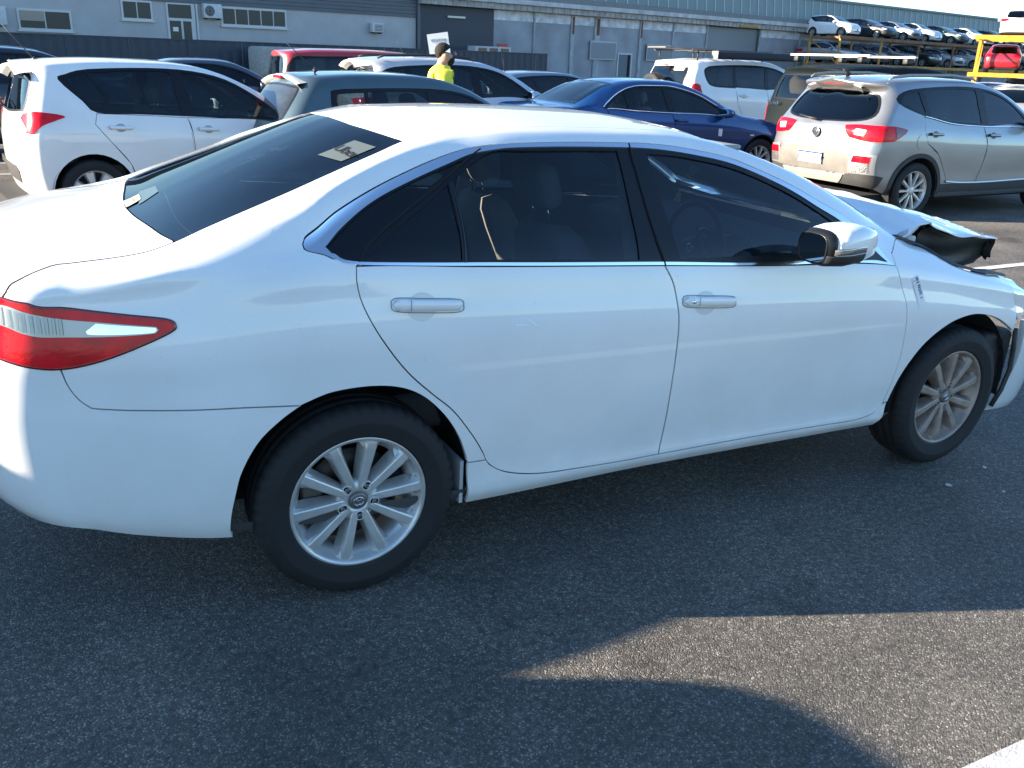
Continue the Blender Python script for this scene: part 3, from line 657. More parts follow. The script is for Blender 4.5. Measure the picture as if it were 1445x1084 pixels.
# belly, black rear valance, exhaust
m = MB(); m.box((-.62, -.62, .27), (3.0, .62, .34)); m.obj('underbody', DARK, car)
m = MB(); m.tube([(-.70, -.36, .33), (-.88, -.36, .335), (-.98, -.36, .34)], .030, 14); m.obj('exhaust_pipe', mat('exhaust_steel', (.2, .19, .18), .35, 1.), car)
m = MB(); m.box((-.97, -.50, .40), (-.70, .50, .50), ch=.03); m.obj('rear_valance', PLAST, car)
# wheels
hero_wheel(car, 0, -.788, .3235, -1, ALLOY, spin=R_(3)); hero_wheel(car, 2.768, -.788, .3235, -1, ALLOYD, steer=R_(1.5), spin=R_(-9))
hero_wheel(car, 0, .788, .3235, 1, ALLOY); hero_wheel(car, 2.768, .788, .3235, 1, ALLOYD)

# ---- cabin
def seat(parent, x, y, z, mt, wd=.50, hb=.60, tilt=18, head=True, name='seat'):
    """a car seat: cushion, bolstered back and head restraint, facing +x"""
    e = bpy.data.objects.new(name, None); COL.objects.link(e); e.parent = parent; e.location = (x, y, z)
    m = MB(); m.box((0, -wd/2, -.08), (.50, wd/2, .06), ch=.05); m.obj('cushion', mt, e)
    Mt = Matrix.Translation((.05, 0, .02)) @ Matrix.Rotation(R_(-tilt), 4, 'Y')
    rings = []
    for t, w_, dp in ((0, .92, .15), (.15, 1.0, .17), (.5, 1.0, .15), (.8, .92, .12), (.93, .78, .10), (1.0, .55, .06)):
        hw = wd/2*w_; zz = hb*t
        rings.append([(-dp/2, -hw*.8, zz), (dp/2, -hw*.95, zz), (dp/2 - .03, -hw*.5, zz), (dp/2 - .04, 0, zz), (dp/2 - .03, hw*.5, zz), (dp/2, hw*.95, zz), (-dp/2, hw*.8, zz), (-dp/2 - .02, 0, zz)])
    m = MB(); m.loft(rings, M=Mt); m.obj('seat_back', mt, e)
    if head:
        m = MB(); m.box((-.045, -.13, hb + .06), (.055, .13, hb + .23), M=Mt, ch=.045); hr = m.obj('headrest', mt, e)
        m = MB()
        for s_ in (-.06, .06): m.tube([(0, s_, hb - .03), (0, s_, hb + .1)], .006, 8, M=Mt)
        m.obj('headrest_post', CHROME, e)
    return e
seat(car, 1.02, -.37, .50, FABRIC); seat(car, 1.10, .37, .50, mat('passenger_fabric', (.32, .27, .23), .9, bump=.3, bscale=220))
m = MB(); m.box((-.05, -.64, .42), (.48, .64, .56), ch=.05); rb = m.obj('rear_bench', FABRIC, car)
m = MB(); m.box((-.10, -.64, .50), (.05, .64, 1.06), M=Matrix.Translation((.05, 0, .1)) @ Matrix.Rotation(R_(-20), 4, 'Y'), ch=.05); m.obj('backrest', FABRIC, rb)
for yy in (-.38, .38):
    m = MB(); m.box((-.16, yy - .13, 1.02), (-.07, yy + .13, 1.16), ch=.04); m.obj('headrest', FABRIC, rb)
m = MB(); m.box((-.50, -.62, 1.02), (-.12, .62, 1.055), ch=.01); m.obj('parcel_shelf', TRIMIN, car)
m = MB(); m.box((-.3, -.78, .30), (2.3, .78, .36)); m.obj('cabin_floor', TRIMIN, car)
pf = [(1.78, .62), (1.76, .88), (1.80, .955), (1.95, .985), (2.25, .99), (2.34, .96), (2.34, .62)]
m = MB(); m.loft([[(x, y, z) for x, z in pf] for y in (-.76, .76)], smooth=False); db = m.obj('dashboard', TRIMIN, car, bevel=.02)
m = MB(); m.box((1.74, -.53, .90), (1.79, -.21, 1.03), ch=.02); m.obj('instrument_hood', TRIMIN, db)
m = MB()
for yy in (-.45, -.29): m.lathe([(.052, 0), (.056, -.004), (.060, 0)], 28, Matrix.Translation((1.737, yy, .965)) @ Matrix.Rotation(R_(-90), 4, 'Z'))
m.obj('dial_ring', mat('dial_ring', (.5, .5, .48), .3, .8), db)
m = MB(); m.box((1.752, .0, .80), (1.765, .2, .93), ch=.004); m.obj('head_unit', mat('head_unit', (.02, .02, .02), .2), db)
sw = bpy.data.objects.new('steering_wheel', None); COL.objects.link(sw); sw.parent = car; sw.location = (1.62, -.37, .96); sw.rotation_euler = (0, R_(-24), math.pi/2 + math.pi)
m = MB(); ring(m, .185, 0, .016, 48); m.obj('wheel_rim', mat('wheel_leather', (.02, .02, .02), .45), sw)
m = MB(); m.box((-.07, -.02, -.06), (.07, .03, .05), ch=.02); m.box((-.18, .0, -.02), (-.06, .015, .02)); m.box((.06, .0, -.02), (.18, .015, .02)); m.box((-.02, .0, -.18), (.02, .015, -.05)); m.obj('wheel_hub', mat('wheel_leather', (.02, .02, .02), .45), sw)
m = MB(); ring(m, .022, -.024, .003, 24, sz=.75); ring(m, .010, -.024, .0025, 20, sz=1.6); m.obj('hub_emblem', CHROME, sw)
m = MB(); m.box((1.56, -.10, 1.30), (1.60, .10, 1.36), ch=.015); m.obj('rear_view_mirror', PLAST, car)
for yy in (-.4, .4):
    m = MB(); m.box((1.42, yy - .2, 1.385), (1.60, yy + .2, 1.40), M=None, ch=.006); m.obj('sun_visor', mat('visor_grey', (.3, .29, .27), .8), car)
for sd in (-1, 1):       # inner B pillars and belts
    m = MB(); m.loft([[(1.02, sd*.80, .9), (1.12, sd*.80, .9), (1.12, sd*.77, .9), (1.02, sd*.77, .9)], [(1.02, sd*.63, 1.37), (1.10, sd*.63, 1.37), (1.10, sd*.60, 1.37), (1.02, sd*.60, 1.37)]], smooth=False); m.obj('inner_pillar', mat('pillar_trim', (.35, .33, .30), .8), car)
# ---- mirrors
for sd in (-1, 1):
    rings = []; bl = []
    for x, yi, yo, zb, zt in ((1.612, .955, 1.092, 1.040, 1.148), (1.635, .945, 1.106, 1.032, 1.160), (1.71, .935, 1.114, 1.028, 1.172), (1.79, .93, 1.106, 1.034, 1.173), (1.87, .935, 1.078, 1.048, 1.160), (1.935, .95, 1.02, 1.068, 1.13)):
        q = []
        for k in range(28):
            a = 2*math.pi*k/28; c, s_ = math.cos(a), math.sin(a); pw = .62
            q.append((x, sd*((yi + yo)/2 + (yo - yi)/2*math.copysign(abs(c)**pw, c)), (zb + zt)/2 + (zt - zb)/2*math.copysign(abs(s_)**pw, s_)))
        rings.append(q)
    mr = MB().loft(rings[2:] if False else [[(p_[0] + .012, p_[1], p_[2]) for p_ in rings[1]]] + rings[2:], caps=True).obj('side_mirror', WHITE, car)
    MB().loft([rings[0], rings[1], [(p_[0] + .014, p_[1]*.999, p_[2]) for p_ in rings[1]]], caps=True).obj('mirror_housing', BLACKP, mr)
    def sub(zf, lo, hi, grow, nm, mt_, x0=0, x1=6):
        rr = []
        for r in rings[x0:x1]:
            cy = sum(p[1] for p in r)/28; cz = sum(p[2] for p in r)/28; z0 = min(p[2] for p in r); z1 = max(p[2] for p in r)
            q = []
            for p in r:
                z = min(max(p[2], z0 + (z1 - z0)*lo), z0 + (z1 - z0)*hi); q.append((p[0], cy + (p[1] - cy)*grow, cz + (z - cz)*grow))
            rr.append(q)
        return MB().loft(rr).obj(nm, mt_, mr)
    sub(0, -.1, .34, 1.012, 'mirror_base', PLAST, 0, 4)
    sub(0, .36, .52, 1.016, 'indicator_lens', mat('indicator_lens', (.35, .34, .33), .08, .6, coat=1.), 1, 4)
    q = rings[0]; m = MB(); cy = sum(p[1] for p in q)/28; cz = sum(p[2] for p in q)/28
    m.add([(1.6105, cy + (p[1] - cy)*.90, cz + (p[2] - cz)*.90) for p in q], [list(range(28))]); m.obj('mirror_glass', mat('mirror_glass', (.35, .37, .38), .02, 1.), mr, fix=False)
    q2 = [[(1.6125 - .004*t, cy + (p[1] - cy)*f, cz + (p[2] - cz)*f) for p in q] for t, f in ((0, 1.0), (1, .99), (1, .91), (0, .88))]
    MB().loft(q2, caps=False).obj('mirror_bezel', BLACKP, mr)
    m = MB(); m.loft([[(1.78, sd*.93, 1.03), (1.90, sd*.93, 1.03), (1.90, sd*.93, 1.06), (1.78, sd*.93, 1.06)], [(1.84, sd*.845, .985), (2.10, sd*.835, .975), (2.09, sd*.82, 1.03), (1.90, sd*.825, 1.05)]], smooth=False); m.obj('mirror_arm', PLAST, mr, bevel=.006)
    skin_panel('mirror_sail', S, SD([(2.03, .988), (2.20, .978), (2.13, 1.03), (2.04, 1.085)]), PLAST, mr, side=sd, off=.004, gap=0, lip=.004)
# ---------------------------------------------------------------- other vehicles: one skin builder, a template for each kind
TEMPL = {
 'hatch': dict(wb=2.6, H=1.46, W=.88, R=.316, rim=.212, rw=.60,
    bot=[(-.9, .33), (-.6, .27), (-.35, .22), (.4, .20), (2.2, .20), (2.6, .21), (3.4, .21)],
    plan=[(-.9, .90), (-.55, .955), (0, .995), (.8, 1), (2.2, 1), (2.6, .985), (3.0, .94), (3.5, .86)],
    belt=[(-.8, .93), (-.4, .985), (0, .995), (.5, .975), (1.2, .945), (1.95, .905), (2.2, .885), (2.9, .80), (3.4, .68)],
    rail=[(-.60, 1.31), (-.3, 1.36), (.2, 1.395), (.7, 1.405), (1.15, 1.385), (1.5, 1.315), (1.85, 1.16), (2.12, .99), (2.25, .90)],
    top=[(-.70, 1.395), (-.3, 1.435), (.3, 1.46), (.8, 1.455), (1.2, 1.425), (1.55, 1.33), (2.0, 1.14), (2.3, 1.0), (2.6, .955), (3.0, .88), (3.4, .74)],
    rear=[(.2, -.70), (.32, -.755), (.55, -.785), (.75, -.775), (.9, -.74), (1.05, -.68), (1.25, -.58), (1.38, -.56), (1.46, -.66)], nose=[(.2, 3.42), (.45, 3.50), (.7, 3.46), (.9, 3.25), (1.0, 3.2)],
    dlo=[(-.42, 1.27), (-.30, 1.325), (.1, 1.365), (.7, 1.385), (1.15, 1.365), (1.5, 1.295), (1.8, 1.15), (2.05, .975), (1.95, .925), (1.2, .965), (.5, .995), (.08, 1.015)],
    panes=[[(-.36, 1.265), (-.28, 1.30), (.02, 1.335), (.16, 1.14), (.10, 1.04)], [(.05, 1.335), (.5, 1.36), (1.02, 1.355), (1.07, .99), (.5, 1.02), (.14, 1.04), (.20, 1.14)], [(1.16, 1.345), (1.48, 1.275), (1.77, 1.135), (1.98, .975), (1.92, .94), (1.2, .98)]],
    rdoor=[(.08, 1.008), (.5, .99), (1.10, .965), (1.14, .8), (1.16, .5), (1.15, .29), (.6, .30), (.42, .36), (.36, .55), (.18, .76), (.06, .9)], fdoor=[(1.11, .965), (2.12, .90), (2.2, .7), (2.18, .4), (2.1, .30), (1.16, .29), (1.17, .5), (1.15, .8)],
    rwin=[(0, .98), (.50, 1.0), (.60, 1.04), (.545, 1.28), (.40, 1.31), (0, 1.325)], screen=(1.22, 2.24, .58),
    handles=[(.30, .885), (1.33, .855)], mirror=(1.98, .98)),
 'suv': dict(wb=2.585, H=1.63, W=.905, R=.334, rim=.228, rw=.66,
    bot=[(-.9, .42), (-.6, .36), (-.35, .28), (.4, .24), (2.2, .24), (2.6, .26), (3.5, .28)],
    plan=[(-.9, .92), (-.55, .965), (0, .995), (.8, 1), (2.2, 1), (2.6, .99), (3.0, .96), (3.5, .9)],
    belt=[(-.85, 1.08), (-.4, 1.12), (0, 1.12), (.5, 1.085), (1.2, 1.05), (1.95, 1.02), (2.2, 1.0), (2.9, .95), (3.4, .86)],
    rail=[(-.60, 1.43), (-.3, 1.50), (.2, 1.54), (.7, 1.55), (1.15, 1.53), (1.5, 1.46), (1.85, 1.29), (2.12, 1.09), (2.25, 1.02)],
    top=[(-.74, 1.56), (-.3, 1.61), (.3, 1.63), (.8, 1.625), (1.2, 1.59), (1.55, 1.48), (2.0, 1.26), (2.3, 1.10), (2.6, 1.07), (3.0, 1.02), (3.4, .92)],
    rear=[(.25, -.74), (.40, -.80), (.62, -.835), (.80, -.83), (.88, -.80), (1.02, -.80), (1.12, -.74), (1.3, -.62), (1.46, -.55), (1.53, -.64), (1.6, -.70)], nose=[(.25, 3.40), (.5, 3.47), (.8, 3.45), (1.0, 3.30), (1.1, 3.2)],
    dlo=[(-.38, 1.33), (-.27, 1.45), (.1, 1.50), (.7, 1.525), (1.15, 1.505), (1.5, 1.43), (1.8, 1.27), (2.05, 1.08), (1.95, 1.045), (1.2, 1.075), (.5, 1.11), (.02, 1.19)],
    panes=[[(-.33, 1.335), (-.25, 1.42), (-.02, 1.46), (.05, 1.24), (.0, 1.22)], [(.08, 1.475), (.5, 1.495), (1.0, 1.49), (1.05, 1.105), (.5, 1.135), (.14, 1.19), (.10, 1.3)], [(1.14, 1.48), (1.48, 1.41), (1.77, 1.255), (1.98, 1.09), (1.92, 1.065), (1.18, 1.095)]],
    rdoor=[(.03, 1.18), (.5, 1.10), (1.08, 1.075), (1.14, .85), (1.12, .6), (1.06, .40), (.55, .42), (.46, .55), (.30, .75), (.08, .88), (.03, 1.0)], fdoor=[(1.09, 1.075), (2.12, 1.03), (2.2, .75), (2.18, .5), (2.1, .40), (1.07, .40), (1.13, .6), (1.15, .85)],
    rwin=[(0, 1.09), (.48, 1.11), (.64, 1.17), (.575, 1.36), (.44, 1.425), (0, 1.44)], screen=(1.24, 2.26, .64),
    handles=[(.20, .985), (1.25, .965)], mirror=(1.98, 1.12)),
 'fourwd': dict(wb=2.79, H=1.82, W=.93, R=.378, rim=.225, rw=.725,
    bot=[(-1, .62), (-.6, .52), (-.4, .42), (.4, .40), (2.3, .40), (2.8, .44), (3.6, .46)],
    plan=[(-.95, .93), (-.6, .97), (0, 1), (.8, 1), (2.3, 1), (2.8, .99), (3.2, .96), (3.6, .9)],
    belt=[(-.95, 1.21), (-.4, 1.22), (0, 1.22), (.5, 1.21), (1.2, 1.18), (2.1, 1.15), (2.35, 1.14), (3.0, 1.10), (3.6, .99)],
    rail=[(-.80, 1.68), (-.3, 1.72), (.2, 1.745), (.9, 1.745), (1.35, 1.71), (1.7, 1.60), (2.0, 1.40), (2.25, 1.21), (2.4, 1.15)],
    top=[(-.88, 1.755), (-.3, 1.81), (.3, 1.825), (.9, 1.82), (1.4, 1.775), (1.75, 1.64), (2.1, 1.42), (2.4, 1.23), (2.7, 1.205), (3.1, 1.17), (3.6, 1.06)],
    rear=[(.4, -.93), (.55, -.98), (.75, -.985), (.95, -.95), (1.2, -.93), (1.45, -.88), (1.66, -.80), (1.76, -.84)], nose=[(.4, 3.56), (.7, 3.64), (.95, 3.62), (1.15, 3.45), (1.2, 3.4)],
    dlo=[(-.50, 1.55), (-.42, 1.64), (-.2, 1.675), (.4, 1.70), (.9, 1.70), (1.33, 1.66), (1.66, 1.56), (1.93, 1.39), (2.16, 1.21), (2.1, 1.185), (1.2, 1.215), (.2, 1.245), (-.25, 1.265), (-.42, 1.34)],
    panes=[[(-.46, 1.54), (-.40, 1.61), (-.2, 1.645), (.25, 1.665), (.25, 1.275), (-.23, 1.295), (-.38, 1.36)], [(.33, 1.668), (.9, 1.67), (1.10, 1.66), (1.10, 1.245), (.4, 1.27), (.33, 1.28)], [(1.19, 1.65), (1.33, 1.635), (1.64, 1.53), (1.9, 1.37), (2.1, 1.215), (1.2, 1.24)]],
    rdoor=[(.29, 1.265), (1.13, 1.23), (1.16, .9), (1.14, .52), (.62, .52), (.50, .72), (.34, .95)], fdoor=[(1.14, 1.23), (2.25, 1.165), (2.33, .9), (2.3, .55), (1.15, .52), (1.17, .9)],
    rwin=[(0, 1.25), (.58, 1.25), (.64, 1.30), (.60, 1.60), (.52, 1.63), (0, 1.645)], screen=(1.42, 2.36, .72),
    handles=[(.50, 1.09), (1.36, 1.07)], mirror=(2.1, 1.27)),
 'sedan': dict(wb=2.775, H=1.465, W=.908, R=.325, rim=.22, rw=.60,
    bot=[(-1.1, .38), (-.8, .33), (-.38, .25), (.4, .22), (2.36, .22), (2.8, .22), (3.6, .22)],
    plan=[(-1.1, .88), (-.75, .95), (-.3, .99), (.5, 1), (2.3, 1), (2.8, .985), (3.2, .94), (3.6, .86)],
    belt=[(-1.1, .97), (-.75, 1.0), (-.3, 1.04), (0, 1.04), (.5, 1.02), (1.1, .99), (1.7, .965), (2.2, .935), (2.8, .86), (3.3, .76), (3.6, .68)],
    rail=[(-.16, 1.07), (-.02, 1.15), (.2, 1.28), (.45, 1.365), (.7, 1.395), (1.1, 1.395), (1.4, 1.36), (1.7, 1.28), (2.0, 1.13), (2.2, .99), (2.3, .94)],
    top=[(-1.1, 1.06), (-.8, 1.085), (-.52, 1.095), (-.4, 1.14), (-.2, 1.24), (0, 1.335), (.2, 1.41), (.45, 1.45), (.9, 1.465), (1.2, 1.46), (1.45, 1.435), (1.7, 1.35), (2.0, 1.21), (2.3, 1.06), (2.42, 1.005), (2.8, .95), (3.2, .87), (3.6, .74)],
    rear=[(.3, -1.02), (.5, -1.09), (.75, -1.08), (.95, -1.05), (1.1, -1.02)], nose=[(.2, 3.58), (.45, 3.68), (.7, 3.66), (.9, 3.45), (1.0, 3.35)], deck=True,
    dlo=[(-.06, 1.085), (.02, 1.14), (.22, 1.255), (.46, 1.34), (.7, 1.37), (1.1, 1.372), (1.38, 1.335), (1.67, 1.255), (1.96, 1.11), (2.13, .985), (2.05, .96), (1.1, 1.01), (.4, 1.04), (0, 1.06)],
    panes=[[(.0, 1.10), (.24, 1.24), (.34, 1.275), (.36, 1.065), (.05, 1.08)], [(.37, 1.285), (.47, 1.318), (.7, 1.347), (1.02, 1.35), (1.05, 1.035), (.38, 1.065)], [(1.13, 1.345), (1.36, 1.31), (1.64, 1.235), (1.93, 1.095), (2.05, .99), (1.15, 1.03)]],
    rdoor=[(.0, 1.055), (.4, 1.035), (1.08, 1.005), (1.13, .85), (1.15, .6), (1.14, .30), (.6, .31), (.44, .38), (.37, .52), (.2, .70), (.06, .87)], fdoor=[(1.09, 1.005), (2.2, .95), (2.3, .75), (2.32, .45), (2.25, .31), (1.15, .30), (1.16, .6), (1.14, .85)],
    rwin=None, screen=(1.42, 2.38, .60), back=(.22, -.45), handles=[(.22, .93), (1.25, .905)], mirror=(2.0, 1.02)),
 'van': dict(wb=2.3, H=1.80, W=.82, R=.30, rim=.18, rw=.66,
    bot=[(-1, .45), (-.6, .38), (-.4, .3), (.4, .28), (2.2, .28), (3.2, .3)], plan=[(-1.1, .95), (-.6, .985), (0, 1), (2.2, 1), (2.6, .98), (3.2, .92)],
    belt=[(-1, 1.12), (0, 1.12), (1, 1.11), (2, 1.09), (2.4, 1.06), (3.2, .95)],
    rail=[(-.95, 1.64), (-.3, 1.69), (.6, 1.70), (1.4, 1.68), (1.8, 1.60), (2.1, 1.40), (2.35, 1.18), (2.5, 1.08)],
    top=[(-1.0, 1.73), (-.3, 1.79), (.6, 1.80), (1.4, 1.775), (1.85, 1.66), (2.2, 1.42), (2.5, 1.17), (2.8, 1.08), (3.2, 1.0)],
    rear=[(.3, -1.06), (.6, -1.09), (1.0, -1.07), (1.3, -1.03), (1.6, -.97), (1.75, -.96)], nose=[(.3, 3.1), (.7, 3.15), (1.0, 3.08), (1.1, 3.0)],
    dlo=[(-.78, 1.60), (-.3, 1.645), (.6, 1.66), (1.38, 1.635), (1.75, 1.55), (2.03, 1.37), (2.25, 1.16), (1.0, 1.15), (-.78, 1.16)],
    panes=[[(-.74, 1.575), (-.3, 1.615), (.2, 1.625), (.2, 1.185), (-.74, 1.19)], [(.28, 1.625), (.6, 1.63), (1.16, 1.62), (1.16, 1.18), (.28, 1.185)], [(1.25, 1.612), (1.37, 1.605), (1.73, 1.52), (2.0, 1.35), (2.17, 1.185), (1.25, 1.18)]],
    rdoor=[(.24, 1.14), (1.2, 1.13), (1.2, .38), (.55, .38), (.45, .55), (.24, .75)], fdoor=[(1.21, 1.13), (2.3, 1.11), (2.3, .6), (2.1, .40), (1.21, .38)],
    rwin=[(0, 1.16), (.58, 1.16), (.54, 1.60), (0, 1.62)], screen=(1.6, 2.45, .64), handles=[(.42, 1.0), (1.4, 1.0)], mirror=(2.15, 1.2)),
}
def scaled(kind, wb=None, H=None, W=None, R=None, **over):
    t = dict(TEMPL[kind]); t.update(over)
    fx = (wb or t['wb'])/t['wb']; fz = (H or t['H'])/t['H']; fw = (W or t['W'])/t['W']
    sxz = lambda L: [(a*fx, b*fz) for a, b in L]
    for k in ('bot', 'belt', 'rail', 'top', 'dlo', 'rdoor', 'fdoor', 'handles'): t[k] = sxz(t[k])
    t['plan'] = [(a*fx, b) for a, b in t['plan']]; t['rear'] = [(a*fz, b*fx) for a, b in t['rear']]; t['nose'] = [(a*fz, b*fx) for a, b in t['nose']]
    t['panes'] = [sxz(q) for q in t['panes']]
    if t['rwin']: t['rwin'] = [(a*fw, b*fz) for a, b in t['rwin']]
    s = t['screen']; t['screen'] = (s[0]*fx, s[1]*fx, s[2]*fw); t['mirror'] = (t['mirror'][0]*fx, t['mirror'][1]*fz)
    if t.get('back'): t['back'] = tuple(a*fx for a in t['back'])
    t['wb'] *= fx; t['H'] *= fz; t['W'] *= fw; t['rw'] *= fw
    if R: t['rim'] *= R/t['R']; t['R'] = R
    return t

def car_skin(t, nu=150, nv=70):
    Wd = t['W']; plan = tab(t['plan']); bot = tab(t['bot']); belt = tab(t['belt']); top = tab(t['top'])
    rl = t['rail']; x0, x1 = rl[0][0], rl[-1][0]; rail_c = tab(rl); rx = tab(t['rear']); nx = tab(t['nose'])
    def wgt(x):                                                # 1 in the cabin, 0 over hood / boot deck
        x = np.asarray(x, float); a = np.clip((x1 - x)/.16, 0, 1); a = a*a*(3 - 2*a)
        if t.get('deck'):
            b = np.clip((x - x0)/.14, 0, 1); a = a*(b*b*(3 - 2*b))
        return a
    hm = tab([(-2, .3), (x1, .3), (x1 + .3, .35), (9, .35)])
    def railz(x): g = wgt(x); o = belt(x) + .30*np.maximum(top(x) - belt(x), .02); return g*np.maximum(rail_c(x), belt(x) + .005) + (1 - g)*o
    rel = tab([(q[0], np.clip((q[1] - float(belt(np.array([q[0]]))[0]))/(max(p[1] for p in rl) - float(belt(np.array([.6]))[0])), 0, 1)) for q in rl])
    def railw(x): g = wgt(x); c = Wd*plan(x)*.95 + (t['rw'] - Wd*.95)*np.clip(rel(x), 0, 1); return g*c + (1 - g)*Wd*plan(x)*.925
    def edgez(x): g = wgt(x); return g*(railz(x) + .60*(top(x) - railz(x))) + (1 - g)*(belt(x) + .86*(top(x) - belt(x)))
    def edgew(x): g = wgt(x); return g*(railw(x) - .075) + (1 - g)*Wd*plan(x)*.80
    if t.get('deck'):
        bk = t['back']
        ez0, ew0 = edgez, edgew
        bl = lambda x: np.clip((bk[0] - x)/.12, 0, 1)*np.clip((x - bk[1] + .1)/.1, 0, 1)
        edgez = lambda x: ez0(x)*(1 - bl(x)) + bl(x)*(top(x) - .03); edgew = lambda x: ew0(x)*(1 - bl(x)) + bl(x)*np.minimum(Wd*.72, .56 + .13*np.clip((bk[0] - x)/(bk[0] - bk[1]), 0, 1))
    G = []
    xb = .0
    def add(w, z, dr=.26, pr=3., df=.45, pf=2.6):
        zr = float(z(np.array([t['rear'][0][1] + dr]))[0]); zn = float(z(np.array([t['nose'][0][1] - df]))[0])
        G.append((float(rx(np.array([zr]))[0]), dr, pr, float(nx(np.array([zn]))[0]), df, pf, w, z))
    bw = lambda c: (lambda x: Wd*plan(x)*c)
    for f, c in ((0, .925), (.06, .965), (.16, .98), (.34, .985), (.52, .995), (.68, 1.0), (.80, .997), (.92, .975)):
        add(bw(c), (lambda f: lambda x: bot(x) + f*(belt(x) - bot(x)))(f))
    add(bw(.95), belt)
    add(lambda x: .5*(Wd*plan(x)*.95 + railw(x)) + .014*wgt(x), lambda x: .5*(belt(x) + railz(x)))
    add(railw, railz)
    add(lambda x: .45*railw(x) + .55*edgew(x) + .008, lambda x: .45*railz(x) + .55*edgez(x) + .008)
    add(edgew, edgez)
    for c in (.66, .33): add((lambda c: lambda x: edgew(x)*c)(c), (lambda c: lambda x: edgez(x) + (top(x) - edgez(x))*(1 - c*c))(c))
    add(const(0.), top)
    S = Skin(G, nu=nu, nv=nv, nr=26, nf=22, sm=2); S.JE = S.k[12]/S.k[-1]*(S.nj - 1); return S

def wheel_generic(R, rim, wd, spokes=8, style='spoke', low=False):
    """tyre + rim as two meshes"""
    ty = tyre_mesh('tyre', R, rim, wd, 28 if low else 60, sipes=False)
    m = MB(); h = wd/2; n = 24 if low else 48
    m.lathe([(rim*.90, -h*.15), (rim*.93, -h*.55), (rim*.99, -h*.82), (rim*1.015, -h*.86), (rim*1.015, -h*.78)], n)
    m.lathe([(.0001, -h*.70), (rim*.10, -h*.72), (rim*.24, -h*.66), (rim*.26, -h*.45)], 20)
    for k in range(spokes):
        a = 2*math.pi*k/spokes; rad = Vector((math.cos(a), 0, math.sin(a))); tg = Vector((-math.sin(a), 0, math.cos(a))); rings = []
        w0, w1 = (rim*.13, rim*.17) if style == 'spoke' else (rim*.2, 2*math.pi*rim*.95/spokes*.62)
        for r, w_, y in ((rim*.12, w0, -h*.64), (rim*.55, w0*.5 + w1*.5, -h*.72), (rim*.95, w1, -h*.74)):
            c = rad*r; rings.append([tuple(c + tg*(-w_/2) + Vector((0, y + h*.3, 0))), tuple(c + tg*(-w_*.32) + Vector((0, y, 0))), tuple(c + tg*(w_*.32) + Vector((0, y, 0))), tuple(c + tg*(w_/2) + Vector((0, y + h*.3, 0)))])
        m.loft(rings, smooth=False)
    rm = m.mesh('rim', None, fix=True)
    m = MB(); m.lathe([(.0001, -h*.12), (rim*.92, -h*.12)], n); bk = m.mesh('wheel_backing', DARK, fix=True)
    return ty, rm, bk
WG = {}
def put_wheel(parent, x, y, R, rim, wd, side, rimmat, spokes, style, low=False):
    k = (round(R, 3), round(rim, 3), spokes, style, low)
    if k not in WG: WG[k] = wheel_generic(R, rim, wd, spokes, style, low)
    ty, rm, bk = WG[k]; km = k + (rimmat.name,)
    if km not in WG: c = rm.copy(); c.materials.clear(); c.materials.append(rimmat); WG[km] = c
    e = bpy.data.objects.new('wheel', None); COL.objects.link(e); e.parent = parent; e.location = (x, y, R - .004); e.rotation_euler = (0, 0, 0 if side < 0 else math.pi)
    ob('tyre', ty, e); ob('rim', WG[km], e); ob('brake_backing', bk, e)
    return e

